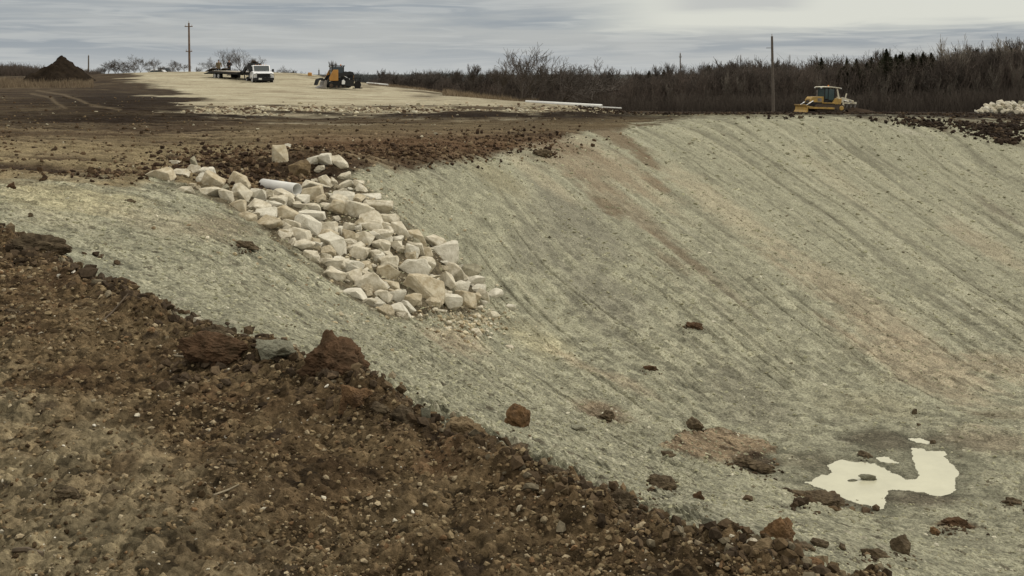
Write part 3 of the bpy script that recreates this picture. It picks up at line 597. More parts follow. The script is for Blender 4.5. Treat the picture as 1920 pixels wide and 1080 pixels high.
# --- riprap: each stone read off the photograph (column, row, width, height in photo pixels, tilt, kind)
Q1 = [(160,350,175,85,15,'t'),(285,238,85,50,0,'l'),(300,325,120,72,0,'l'),(200,285,85,50,20,'l'),(405,305,100,90,-10,'l'),(510,320,115,80,0,'w'),(560,395,160,88,-28,'t'),(455,365,50,40,0,'w'),(355,440,110,55,0,'l'),
(540,460,175,72,-14,'l'),(660,495,95,90,0,'l'),(745,412,170,90,-22,'t'),(770,480,135,125,10,'l'),(885,490,115,85,5,'w'),(980,485,85,75,0,'l'),(740,570,125,75,0,'t'),(880,570,190,105,-15,'l'),(1085,470,150,62,0,'l'),(1045,525,145,62,0,'l'),
(1020,570,125,60,0,'w'),(1135,540,75,85,0,'l'),(1240,525,100,72,0,'w'),(1300,470,150,100,10,'t'),(950,635,135,80,5,'w'),(1090,625,195,92,5,'t'),(1270,590,175,60,0,'l'),(820,650,130,60,-15,'t'),(1300,640,175,58,0,'w'),(975,710,175,92,0,'t'),
(1125,715,155,112,28,'l'),(1270,720,185,130,-5,'w'),(1170,790,240,82,-10,'l'),(1420,740,155,92,0,'l'),(1400,790,175,72,0,'t'),(1220,875,155,82,0,'l'),(1330,880,62,100,0,'t'),(1450,880,175,142,0,'w'),(1290,960,115,92,0,'l'),(1430,990,235,82,0,'l'),
(1555,1035,205,102,-8,'w'),(1645,940,115,92,-15,'l'),(1600,885,155,60,28,'l'),(1700,1030,92,50,0,'t'),(1570,810,135,112,0,'t'),(1690,810,125,92,0,'l'),(1805,785,155,62,0,'w'),(1820,855,115,72,0,'l'),(1640,620,205,115,-22,'l'),(1760,680,205,90,-20,'l'),
(1795,590,205,112,-8,'l'),(1740,720,145,72,0,'l'),(1500,550,145,82,-22,'l'),(1480,610,125,92,0,'t'),(1530,500,145,72,-12,'w'),(1630,520,115,62,0,'t'),(1545,445,92,52,0,'l'),(1660,430,105,82,0,'l'),(1730,490,155,40,0,'w'),(1530,385,125,62,0,'l'),
(1330,370,195,105,0,'l'),(1415,360,115,82,0,'l'),(1500,290,125,82,0,'l'),(1390,270,112,102,10,'w'),(1310,262,92,62,0,'w'),(1075,235,145,145,5,'t'),(1650,388,85,42,0,'l'),(1550,340,105,50,0,'l'),(1650,705,95,90,0,'t'),(1570,735,85,62,0,'l'),
(1500,740,62,50,0,'w'),(1870,740,105,52,0,'l'),(1890,690,125,82,0,'l'),(1800,960,85,50,0,'w'),(1130,120,62,48,10,'w'),(1360,530,80,60,10,'t'),(1400,590,90,60,0,'l'),(1345,700,70,60,0,'l'),(1185,560,60,40,0,'l'),(1590,570,70,50,0,'t')]
Q2 = [(855,185,155,62,0,'l'),(1000,170,125,105,-10,'l'),(1120,210,135,95,0,'t'),(860,255,125,72,0,'l'),(955,262,115,62,0,'l'),(970,208,85,42,0,'w'),(1100,150,95,42,0,'t'),(780,122,155,72,0,'l'),(880,132,95,52,0,'l'),(1265,262,165,98,-22,'l'),
(1340,360,185,152,10,'w'),(1120,290,125,72,0,'l'),(1080,342,105,102,-20,'w'),(950,340,185,58,-18,'l'),(1195,322,105,85,0,'t'),(700,340,115,85,-15,'l'),(845,352,85,50,0,'w'),(1185,420,155,95,0,'l'),(905,420,145,92,0,'l'),(915,500,155,108,0,'t'),
(1090,487,235,132,5,'w'),(600,440,195,112,-10,'w'),(740,430,95,45,0,'t'),(465,385,205,82,0,'l'),(500,490,132,88,-35,'l'),(660,520,125,102,15,'l'),(760,482,115,70,0,'l'),(780,575,175,152,20,'l'),(1390,475,190,110,-5,'l'),(1500,458,180,90,-5,'g'),
(1212,525,175,62,0,'l'),(1230,577,155,52,0,'w'),(1350,540,112,112,20,'l'),(1440,590,155,92,0,'w'),(1545,540,165,72,8,'w'),(1580,597,115,62,8,'w'),(1620,640,82,92,0,'l'),(1470,680,175,102,0,'t'),(1190,640,305,142,-15,'t'),(1085,690,125,112,0,'t'),
(1365,715,165,92,-5,'w'),(985,745,165,92,0,'w'),(850,710,115,85,-28,'w'),(870,640,115,82,0,'l'),(955,652,155,92,0,'w'),(660,620,150,72,-38,'w'),(765,680,95,62,20,'l'),(1712,630,115,60,35,'w'),(1825,725,74,40,-5,'w'),(1345,640,95,50,0,'l'),
(1570,680,55,82,-15,'t'),(930,560,125,50,-15,'t'),(960,602,95,40,0,'l'),(1250,490,95,40,0,'w'),(1310,770,85,25,0,'l'),(1700,790,90,45,-20,'l'),(1575,920,90,52,-45,'l'),(1820,1022,55,28,0,'l'),(1635,690,45,30,0,'w'),(1590,725,60,28,10,'l'),(130,215,60,45,0,'l')]
stones = [(260 + a / 4, 250 + b / 4, c / 4, d / 4, e, k) for a, b, c, d, e, k in Q1] + [(500 + a / 4, 400 + b / 4, c / 4, d / 4, e, k) for a, b, c, d, e, k in Q2]
stones = [s for s in stones]
KM = {'l': 'lime', 't': 'lime_tan', 'w': 'lime_white', 'g': 'lime_grey'}
KW = {'l': 'cream', 't': 'tan', 'w': 'whitish', 'g': 'greyish'}
special = {0: 'long tan limestone block at the far left end of the riprap', 38 + 0: None}
rowh = 24.0
order = {}
for i, s in enumerate(stones): order.setdefault(int((s[1] - 270) // rowh), []).append(i)
lab = {}
ORD = 'first second third fourth fifth sixth seventh eighth ninth tenth eleventh twelfth thirteenth fourteenth fifteenth sixteenth seventeenth eighteenth nineteenth twentieth'.split()
ks = sorted(order)
for rk, kk in enumerate(ks):
    L_ = sorted(order[kk], key=lambda i: stones[i][0])
    for ci, i in enumerate(L_):
        s = stones[i]; size = 'large' if s[2] * s[3] > 1050 else 'small' if s[2] * s[3] < 330 else 'mid-sized'
        sh = 'slab' if s[2] / s[3] > 2.2 else 'upright block' if s[3] > s[2] * 1.15 else 'block'
        lab[i] = f"{size} {KW[s[5]]} limestone {sh}, {ORD[ci]} from the left in {ORD[rk]} row down the riprap"
lab[len(Q1) + 58 - 0] = lab.get(len(Q1) + 58)
for i, (px, py, wd, ht, tilt, k) in enumerate(stones):
    x, y, z = at(px, py); s = y / F
    w_ = wd * s * 1.22; dpt = w_ * random.Random(i).uniform(0.62, 0.95); dpt = min(dpt, ht * s * 1.6 + 0.05)
    h_ = ht * s * 1.42
    me = rockmesh('riprap_stone', w_, dpt, h_, M[KM[k]], 100 + i, 0.06 + 0.16 * random.Random(i + 7).random())
    rr = random.Random(i + 50)
    put('riprap_stone', me, x, y + dpt * 0.1, z + h_ * 0.14, (rr.uniform(-.05, .22), R(-tilt) * -1 * -1, rr.uniform(-.25, .25)), lab[i], 'rock', 'limestone riprap stones laid below the white pipe outlet')
# smaller stones wedged between the big ones
RP = [(300, 330), (345, 318), (420, 345), (470, 362), (530, 365), (560, 345), (600, 318), (650, 330), (690, 365), (735, 400), (760, 430), (830, 470), (880, 505), (905, 560), (880, 590), (820, 585), (745, 598), (690, 580), (650, 545), (600, 500), (545, 460), (480, 420), (430, 385), (340, 355)]
def inpoly(px, py, P):
    c = False; j = len(P) - 1
    for i in range(len(P)):
        if (P[i][1] > py) != (P[j][1] > py) and px < (P[j][0] - P[i][0]) * (py - P[i][1]) / (P[j][1] - P[i][1]) + P[i][0]: c = not c
        j = i
    return c
rr = random.Random(77); smalls = [rockmesh('small_riprap_stone', 1, 0.85, 0.7, M[m_], 900 + q, 0.3, 14) for q, m_ in enumerate(('lime', 'lime_white', 'lime_tan', 'lime', 'lime_grey'))]
c_ = 0
while c_ < 155:
    px, py = rr.uniform(295, 910), rr.uniform(310, 600)
    if not inpoly(px, py, RP): continue
    x, y, z = at(px, py); sz1 = rr.uniform(0.10, 0.22) if c_ > 55 else rr.uniform(.24, .36)
    o = put('small_riprap_stone', smalls[c_ % 5], x, y, z + sz1 * 0.1, (rr.uniform(-.5, .5), rr.uniform(-.5, .5), rr.uniform(0, 6.28)), 'small limestone chunk wedged between the big riprap stones', 'rock', 'small stones filling the gaps of the riprap')
    o.scale = (sz1, sz1, sz1); c_ += 1
# broken stone fan under the toe
def fan(px0, py0, rx, ry, n, lo_, hi_, seed):
    r_ = np.random.RandomState(seed); a = r_.normal(size=(n, 2))
    P_ = [(px0 + rx * u, py0 + ry * v) for u, v in a]
    ys__ = np.array([hit(p, q_) for p, q_ in P_]); xs__ = (np.array([p for p, _ in P_]) - 960) / F * ys__
    return xs__, ys__, lo_ + (hi_ - lo_) * r_.rand(n) ** 3
fx = [fan(880, 610, 34, 16, 420, .03, .16, 1), fan(800, 592, 60, 7, 200, .03, .12, 2), fan(560, 400, 120, 60, 500, .03, .10, 3), fan(720, 480, 90, 60, 700, .03, .12, 4), fan(700, 380, 30, 30, 160, .04, .14, 5), fan(900, 600, 40, 22, 150, .03, .1, 6)]
x, y, sz_ = (np.concatenate([f_[i] for f_ in fx]) for i in range(3))
scatter('stone_chippings', x, y, sz_, shades(len(x), [(.50, .44, .31), (.40, .33, .21), (.58, .53, .41), (.20, .15, .09)], [.4, .3, .15, .15]), M['crumb'], 'broken limestone chippings spilled among and below the riprap', 0.3, (0.4, 0.8), 'chippings')
# dark soil slumped round the pipe outlet
fx = [fan(400, 300, 55, 14, 1400, .03, .19, 7), fan(470, 322, 34, 16, 1100, .03, .20, 8), fan(560, 300, 60, 12, 900, .03, .15, 9), fan(760, 285, 110, 13, 2600, .03, .15, 10), fan(300, 318, 60, 8, 600, .03, .16, 12), fan(560, 325, 18, 8, 120, .06, .2, 13), fan(220, 330, 70, 5, 250, .05, .18, 14), fan(1032, 293, 12, 3, 60, .04, .16, 34), fan(960, 262, 70, 12, 700, .05, .2, 15)]
x, y, sz_ = (np.concatenate([f_[i] for f_ in fx]) for i in range(3))
scatter('outlet_soil', x, y, sz_, shades(len(x), [(.085, .055, .033), (.045, .030, .020), (.14, .095, .055), (.24, .18, .11)], [.38, .32, .2, .1]), M['crumb'], 'dark crumbled soil slumped around the pipe outlet', 0.25, (0.6, 1.0), 'soil')
fx = [fan(1745, 233, 34, 3, 360, .05, .30, 21), fan(1850, 240, 40, 6, 600, .05, .30, 22), fan(1876, 252, 24, 6, 450, .05, .32, 23), fan(1888, 266, 12, 2.5, 120, .06, .4, 24), fan(1700, 228, 30, 2, 90, .05, .3, 25), fan(1480, 221, 40, 2, 60, .05, .3, 26), fan(1680, 221, 60, 2, 90, .05, .3, 27), fan(1900, 236, 26, 4, 160, .06, .4, 28)]
_r = np.random.RandomState(8); _px = _r.uniform(1080, 1960, 2600); _y = _r.uniform(60, 78, 2600); fx.append(((_px - 960) / F * _y, _y, .08 + .24 * _r.rand(2600) ** 2.5))
x, y, sz_ = (np.concatenate([f_[i] for f_ in fx]) for i in range(3))
scatter('rim_soil', x, y, sz_, shades(len(x), [(.045, .032, .022), (.028, .020, .015), (.085, .06, .038)], [.5, .35, .15]), M['crumb'], 'dark torn soil lying along and slumping below the far rim', 0.25, (0.5, 0.9), 'soil')
# brown boulders beside the outlet
for (px, py, wd, ht, mk, lb) in [(562, 318, 48, 42, 'rock_brown', 'big brown boulder beside the mouth of the white pipe'), (557, 332, 56, 18, 'rock_brown', 'flat brown rock over the mouth of the white pipe'),
        (466, 346, 28, 22, 'clod_tan', 'rounded brown clod left of the white pipe'), (478, 359, 16, 13, 'clod_tan', 'small brown clod under the left end of the white pipe'), (454, 331, 22, 15, 'clod_dark', 'dark clod above the rounded brown clod near the pipe'),
        (327, 300, 30, 16, 'clod_dark', 'dark clod behind the leaning slab at riprap top')]:
    x, y, z = at(px, py); s = y / F
    put('boulder' if 'rock' in mk else 'dirt_clod', clodmesh('boulder', wd * s, wd * s * .8, ht * s, M[mk], px, 0.16 if 'rock' in mk else .3, 4), x, y, z + ht * s * .12, (0, 0, px), lb, 'rock' if 'rock' in mk else 'clod')
x, y, z = at(366, 316)
me = rockmesh('leaning_slab', 0.16, 0.34, 0.52, M['lime_grey'], 31, 0.1); put('leaning_slab', me, x, y, z + .10, (0.1, R(-22), 0.2), 'narrow greyish slab leaning upright behind the riprap top', 'rock')
# --- single clods and stones on the slopes
CL = [(400, 672, 140, 56, 'clod_red', .30, 'wide reddish-brown slab of sod on the near bank edge'), (410, 640, 74, 26, 'clod_dark', .3, 'brown hump of soil behind the reddish slab of sod'),
 (622, 708, 128, 76, 'clod_red', .30, 'biggest dark red clod on the near bank edge'), (682, 724, 36, 24, 'clod_dark', .3, 'dark lump at the right foot of the biggest red clod'), (520, 684, 92, 44, 'clod_green', .16, 'smooth grey-green mound of shale left of the biggest red clod'),
 (660, 776, 62, 44, 'clod_rust', .25, 'orange-brown clod below the biggest red clod'), (758, 798, 58, 38, 'clod_dark', .35, 'crumbling dark clod beside an upright shard'), (797, 803, 20, 34, 'clod_green', .2, 'thin upright grey shard on the bank edge'),
 (867, 816, 78, 44, 'clod_tan', .22, 'rounded tan clod resting on the bank edge'), (975, 790, 46, 58, 'clod_rust', .26, 'upright orange-brown clod alone on the green slope'), (968, 848, 36, 26, 'clod_dark', .3, 'black clod below the upright orange-brown one'),
 (230, 553, 38, 18, 'clod_red', .25, 'flat reddish clod just past the left bank edge'), (1160, 962, 72, 44, 'clod_dark', .35, 'black sod of roots on the bank edge'), (1240, 906, 66, 26, 'clod_dark', .3, 'long black clod on the slope above the bank sod'),
 (1310, 931, 20, 22, 'clod_red', .25, 'small squarish red-brown clod'), (1530, 934, 116, 34, 'clod_dark', .3, 'longest dark clod, at the left end of the puddle'), (1692, 1031, 44, 44, 'clod_dark', .16, 'egg-shaped grey-brown boulder below the puddle'), (1642, 1044, 58, 18, 'clod_dark', .35, 'low dark clod beside the egg-shaped boulder'),
 (1462, 1012, 66, 64, 'clod_rust', .22, 'big brown clod at the lower right bank edge'), (1500, 1030, 46, 26, 'clod_dark', .3, 'black lump on the right of the big brown clod'), (1537, 1014, 28, 20, 'clod_dark', .3, 'dark clod on the slope right of the big brown clod'), (1580, 1029, 18, 12, 'clod_dark', .3, 'smaller dark clod next along the slope'),
 (1398, 999, 34, 18, 'clod_red', .35, 'low dark red clod above the bank edge'), (1303, 800, 32, 28, 'clod_dark', .3, 'stump-like brown clod standing on the orange clay'), (1254, 860, 28, 13, 'clod_dark', .3, 'dark clod at the left tip of the orange clay'), (1400, 868, 60, 20, 'clod_dark', .4, 'torn dark soil along the right edge of the orange clay'),
 (1432, 878, 50, 18, 'clod_dark', .4, 'torn dark soil at the lower right of the orange clay'), (1624, 859, 26, 12, 'clod_dark', .3, 'dark clod on the far shore of the puddle'), (1716, 775, 11, 12, 'clod_dark', .2, 'small black stone on the basin floor behind the puddle'), (1723, 803, 8, 6, 'clod_dark', .2, 'tiny black stone nearer the puddle'),
 (1750, 831, 12, 8, 'clod_dark', .2, 'small black stone beside the thin strip of water'), (1797, 984, 56, 20, 'clod_red', .35, 'flat rusty clod right of the puddle end'), (1754, 996, 20, 15, 'clod_rust', .25, 'small rusty clod beside the flat one'), (1898, 945, 38, 14, 'clod_dark', .35, 'dark clod by the right frame edge'),
 (1014, 290, 38, 15, 'clod_dark', .3, 'dark crumbling clod at the top of the far wall'), (462, 462, 46, 18, 'clod_dark', .45, 'dark clump of roots and soil left of the riprap'), (1300, 614, 34, 12, 'clod_red', .35, 'flat red-brown clod in the middle of the far wall'), (1220, 693, 30, 12, 'clod_red', .35, 'flat clod lower down the far wall'),
 (244, 379, 18, 11, 'clod_dark', .3, 'dark clod alone on the left slope'), (20, 352, 15, 14, 'clod_red', .3, 'reddish clod near the left frame edge'), (57, 408, 9, 12, 'clod_dark', .3, 'small dark clod on the left slope'), (70, 478, 130, 30, 'clod_dark', .35, 'long dark ridge of sod along the left bank edge'),
 (25, 585, 46, 14, 'clod_dark', .3, 'black hollow clod near the left frame edge'), (1520, 1058, 46, 34, 'clod_rust', .28, 'rust-brown clod in the lower right corner of the bank'), (1350, 1024, 44, 26, 'clod_tan', .25, 'tan stone set in the bank edge soil'), (1415, 1058, 40, 24, 'lime', .14, 'whitish stone in the bank edge soil'),
 (1440, 1068, 50, 34, 'clod_tan', .25, 'tan clod at the bottom of the frame'), (1250, 1008, 50, 26, 'clod_red', .3, 'reddish clod on the bank lip'), (1220, 988, 34, 22, 'clod_tan', .3, 'pale brown clod on the bank lip'), (370, 620, 16, 14, 'lime', .14, 'pale stone standing behind the reddish sod'), (1083, 803, 36, 12, 'clod_green', .2, 'pale flat shale stone on the slope'), (430, 886, 30, 16, 'clod_dark', .3, 'small black clod in the middle of the bank'),
 (125, 940, 40, 20, 'clod_dark', .3, 'grey-brown clod near the lower left corner'), (975, 968, 13, 17, 'lime_tan', .1, 'yellowish pebble on the near bank'), (1140, 782, 34, 18, 'clod_dark', .5, 'tuft of roots and soil on the lower slope'), (1630, 903, 34, 8, 'clod_green', .15, 'wet mud lump standing in the puddle'),
 (710, 800, 30, 20, 'clod_dark', .3, 'dark clod between orange-brown and crumbling clods'), (1040, 915, 60, 24, 'clod_dark', .35, 'brown hump on the bank lip under the black clod'), (1500, 221, 10, 8, 'clod_dark', .3, 'dark lump on the rim under the bulldozer')]
for i, (px, py, wd, ht, mk, amp, lb) in enumerate(CL):
    x, y, z = at(px, py + ht * 0.30); s = y / F
    cat = 'stone' if mk.startswith('lime') or 'boulder' in lb or 'stone' in lb else 'clod'
    nm_ = 'loose_stone' if cat == 'stone' else 'dirt_clod'
    me = clodmesh(nm_, wd * s, min(wd, ht * 1.8) * s * .8, ht * s * 1.1, M[mk], 11 + i, amp, 5 if wd > 60 else 4, 0.05)
    put(nm_, me, x, y + min(wd, ht * 1.8) * s * .2, z + ht * s * 0.22, (0, R(8) if wd < 200 else 0, 0), lb, cat)
fx = []
for i, (px, py, wd, ht, mk, amp, lb) in enumerate(CL):
    if mk.startswith('clod') and mk != 'clod_green' and py > 330:
        s = hit(px, py + ht * .4) / F; fx.append(fan(px, py + ht * .42, wd * .42, ht * .22 + 2, int(26 + wd * .9), max(.006, wd * s * .03), wd * s * .22, 60 + i))
x, y, sz_ = (np.concatenate([f_[i] for f_ in fx]) for i in range(3))
scatter('clod_crumbs', x, y, sz_, shades(len(x), [(.085, .06, .037), (.055, .040, .026), (.14, .10, .06)], [.45, .35, .2]), M['crumb'], 'dark crumbs broken off the clods around their feet', 0.3, (0.5, 0.9), 'soil')
# roots and sticks
M['wood'] = mat('dead_wood', (0.12, 0.09, 0.06), 0.95, 0.002, 40, 0.4, vscale=20)
M['wood_pale'] = mat('pale_stick', (0.30, 0.25, 0.17), 0.95, 0.002, 40, 0.4, vscale=20)
def tubemesh(pts, rad, n=6, caps=True):
    """tube through points; rad one radius per point; returns vertices and quads"""
    V = []; Fs = []; pts = [Vector(p) for p in pts]
    for i, p in enumerate(pts):
        d = (pts[min(i + 1, len(pts) - 1)] - pts[max(i - 1, 0)]).normalized()
        a = d.cross(Vector((0, 0, 1))) if abs(d.z) < .95 else d.cross(Vector((1, 0, 0))); a.normalize(); b = d.cross(a)
        for k in range(n):
            t = 2 * math.pi * k / n; V.append(p + (a * math.cos(t) + b * math.sin(t)) * rad[i])
    for i in range(len(pts) - 1):
        for k in range(n):
            Fs.append((i * n + k, i * n + (k + 1) % n, (i + 1) * n + (k + 1) % n, (i + 1) * n + k))
    if caps: Fs.append(tuple(range(n))[::-1]); Fs.append(tuple(range((len(pts) - 1) * n, len(pts) * n)))
    return V, Fs
def stick(pxs, r, m, lb, arch=0.0):
    P_ = []
    for i, (px, py) in enumerate(pxs):
        x, y, z = at(px, py); P_.append((x, y, z + r + arch * math.sin(math.pi * i / (len(pxs) - 1))))
    V, Fs = tubemesh(P_, [r * (0.7 + 0.3 * math.sin(1 + i)) for i in range(len(P_))])
    me = bpy.data.meshes.new('stick'); me.from_pydata(V, [], Fs); me.materials.append(M[m])
    o = bpy.data.objects.new('stick', me); COL.objects.link(o); tag(o, lb, 'stick')
stick([(26, 1034), (50, 1041), (80, 1049)], 0.010, 'wood', 'short dark stick lying near the lower left corner')
stick([(185, 616), (210, 604), (240, 595), (262, 596), (296, 604)], 0.006, 'wood', 'thin dark root arching over the bank edge', 0.03)
stick([(325, 676), (345, 678), (362, 677)], 0.006, 'wood_pale', 'pale twig lying beside the reddish slab of sod')
stick([(400, 961), (430, 953), (448, 950)], 0.004, 'wood_pale', 'thin pale twig lying in the middle of the near bank')
# ------------------------------------------------------------------ plastic pipes
M['pvc'] = mat('white_pvc', (0.78, 0.77, 0.72), 0.42, 0, var=0.12, vscale=2.5, spec=0.5)
M['pvc_in'] = mat('pipe_inside', (0.42, 0.40, 0.36), 0.6)
def pipe(name, p0, p1, r, lb, wall=0.012, inner=True, coupling=None):
    p0, p1 = Vector(p0), Vector(p1); d = (p1 - p0).normalized(); n = 32
    a = d.cross(Vector((0, 0, 1))).normalized(); b = d.cross(a); V = []; Fs = []
    for q_, rad in ((p0, r), (p1, r), (p1, r - wall), (p0, r - wall)):
        for k in range(n):
            t = 2 * math.pi * k / n; V.append(q_ + (a * math.cos(t) + b * math.sin(t)) * rad)
    for ring in range(4):
        for k in range(n):
            Fs.append((ring * n + k, ring * n + (k + 1) % n, ((ring + 1) % 4) * n + (k + 1) % n, ((ring + 1) % 4) * n + k))
    me = bpy.data.meshes.new(name); me.from_pydata(V, [], Fs); me.materials.append(M['pvc'])
    o = bpy.data.objects.new(name, me); COL.objects.link(o); tag(o, lb, 'pipe')
    for i, pl in enumerate(me.polygons): pl.use_smooth = True
    return o
x0, y0, z0 = at(553, 356)
yp = hit(530, 352)
rp = 11 * yp / F
pe = Vector(((557 - 960) / F * (yp - 0.1), yp - 0.1, EYE - (355 - HY) / F * (yp - 0.1))); ps = Vector(((500 - 960) / F * (yp + 0.75), yp + 0.75, EYE - (346.5 - HY) / F * (yp + .75)))
o = pipe('outlet_pipe', ps + (ps - pe) * 0.12, pe, rp, 'short white plastic pipe end sticking out above the riprap')
M['band'] = mat('pipe_shadow_band', (0.62, 0.61, 0.57), 0.5)
yl = hit(985, 189.5)
pa = Vector(((986 - 960) / F * 82, 82, EYE - (191.5 - HY) / F * 82)); pb = Vector(((1129 - 960) / F * 79, 79, EYE - (199.5 - HY) / F * 79))
o = pipe('long_pipe', pa, pb, 0.15, 'long white plastic pipe lying on the far edge of the pad')
pa2 = Vector(((1131 - 960) / F * 78, 78, EYE - (201.0 - HY) / F * 78)); pb2 = Vector(((1165 - 960) / F * 77, 77, EYE - (202.8 - HY) / F * 77))
pipe('short_pipe', pa2, pb2, 0.05, 'thin short white pipe lying past the right end of the long pipe')
pa3 = Vector(((688 - 960) / F * 118, 118, gz((688 - 960) / F * 118, 118)[0] + .12)); pb3 = Vector(((728 - 960) / F * 116, 116, gz((728 - 960) / F * 116, 116)[0] + .12))
pipe('distant_pipe', pa3, pb3, 0.10, 'distant white pipe lying at the edge of the pad right of the loader')
# ------------------------------------------------------------------ rock pile on the right
r_ = random.Random(9); pm = [rockmesh('piled_stone', 1, .9, .75, M[k], 400 + q, .2, 16) for q, k in enumerate(('lime', 'lime_white', 'lime', 'lime_tan', 'lime_grey', 'lime_white'))]
yb = 90.0
for lvl, (n_, x0_, x1_, hz) in enumerate(((20, 1832, 1990, 0.15), (18, 1840, 1985, 0.36), (16, 1848, 1975, 0.54), (12, 1860, 1960, 0.70), (6, 1874, 1935, 0.85))):
    for i in range(n_):
        px = x0_ + (x1_ - x0_) * (i + r_.uniform(-.3, .3)) / (n_ - 1); yy = yb + lvl * 0.30 + r_.uniform(-.3, .3)
        x, y, z = atd(px, yy); sz1 = r_.uniform(.34, .70)
        o = put('piled_stone', pm[r_.randrange(6)], x, y, EYE - (213.5 - HY) / F * yb + hz + .05, (r_.uniform(-.5, .5), r_.uniform(-.5, .5), r_.uniform(0, 6)), 'pale limestone rock in the heap at the right end of the rim', 'rock', 'rocks heaped at the right end of the far rim')
        o.scale = (sz1, sz1, sz1)
# ------------------------------------------------------------------ dark soil heap on the left
M['heap'] = mat('heap_soil', (0.016, 0.012, 0.009), 0.98, 0.10, 3, vscale=1.5, col2=(0.030, 0.022, 0.015), spec=0.02)
def heap(name, px0, px1, prof, y, dep, lb, m):
    """mound given by its outline heights (metres) along its length"""
    n = 90; k = 40; V = []; Fs = []
    x0, x1 = (px0 - 960) / F * y, (px1 - 960) / F * y; zb = min(gz(x0, y)[0], gz(x1, y)[0]) - 0.5
    for i in range(n + 1):
        u = i / n; x = x0 + (x1 - x0) * u; h = np.interp(u, [p[0] for p in prof], [p[1] for p in prof])
        for j in range(k + 1):
            v = j / k * 2 - 1; ww = max(0.0, 1 - abs(v) ** 1.3)
            d_ = mn.fractal(Vector((x * .8, v * 3, 2.0)), .8, 2.2, 5) * 0.30 * (h * .5 + .4)
            V.append((x, y + v * dep * (0.25 + 0.75 * min(1, h / 1.5)), zb + 0.3 + (h * ww) + d_ * min(1, h) + (-.5 if j in (0, k) else 0)))
    for i in range(n):
        for j in range(k): a = i * (k + 1) + j; Fs.append((a, a + k + 1, a + k + 2, a + 1))
    me = bpy.data.meshes.new(name); me.from_pydata(V, [], Fs); me.materials.append(m)
    o = bpy.data.objects.new(name, me); COL.objects.link(o); tag(o, lb, 'heap')
heap('soil_heap', 52, 180, [(0, 0.3), (.08, .9), (.2, 1.45), (.33, 1.75), (.42, 2.35), (.48, 2.6), (.56, 2.5), (.66, 1.85), (.78, 1.25), (.9, .7), (1, .1)], 106, 4.5, 'dark mound of dumped topsoil at the upper left', M['heap'])
M['heap2'] = mat('spoil', (0.050, 0.036, 0.026), 0.98, 0.06, 4, vscale=2, col2=(0.07, 0.05, 0.035), spec=0.03)
heap('spoil_heap', 1588, 1650, [(0, 0.5), (.25, .75), (.5, .55), (.75, .35), (1, .05)], 117, 1.6, 'low dark spoil heap behind the bulldozer ripper', M['heap2'])
#PART3
# ------------------------------------------------------------------ trees
M['bark'] = mat('bark', (0.085, 0.070, 0.055), 0.95, 0, var=0.3, vscale=3)
M['bark_pale'] = mat('bark_pale', (0.20, 0.175, 0.140), 0.95, 0, var=0.3, vscale=3)
M['twig'] = mat('twigs', (0.105, 0.087, 0.072), 0.95, 0, var=0.25, vscale=2)
M['twig_pale'] = mat('twigs_pale', (0.27, 0.235, 0.19), 0.95, 0, var=0.25, vscale=2)
M['cedar'] = mat('cedar_leaves', (0.050, 0.054, 0.032), 0.9, 0, vscale=1.6, col2=(0.085, 0.082, 0.048), spec=.05)
def seglist_mesh(name, segs, m, parent, n=3):
    """segs: list of (p, q, r0, r1)"""
    S_ = np.array([(*p, *q_, a, b) for p, q_, a, b in segs]); p, q_ = S_[:, :3], S_[:, 3:6]
    d = q_ - p; d /= np.linalg.norm(d, axis=1, keepdims=True) + 1e-9
    ref = np.where(np.abs(d[:, 2:3]) < .9, np.array([[0, 0, 1.]]), np.array([[1., 0, 0]]))
    a = np.cross(d, ref); a /= np.linalg.norm(a, axis=1, keepdims=True); b = np.cross(d, a)
    V = np.zeros((len(S_), 2 * n, 3))
    for k in range(n):
        t = 2 * math.pi * k / n; o_ = a * math.cos(t) + b * math.sin(t)
        V[:, k] = p + o_ * S_[:, 6:7]; V[:, n + k] = q_ + o_ * S_[:, 7:8]
    f = np.array([(k, (k + 1) % n, n + (k + 1) % n, n + k) for k in range(n)])
    return npmesh(name, V.reshape(-1, 3), (f[None] + 2 * n * np.arange(len(S_))[:, None, None]).reshape(-1, 4), m, parent=parent)
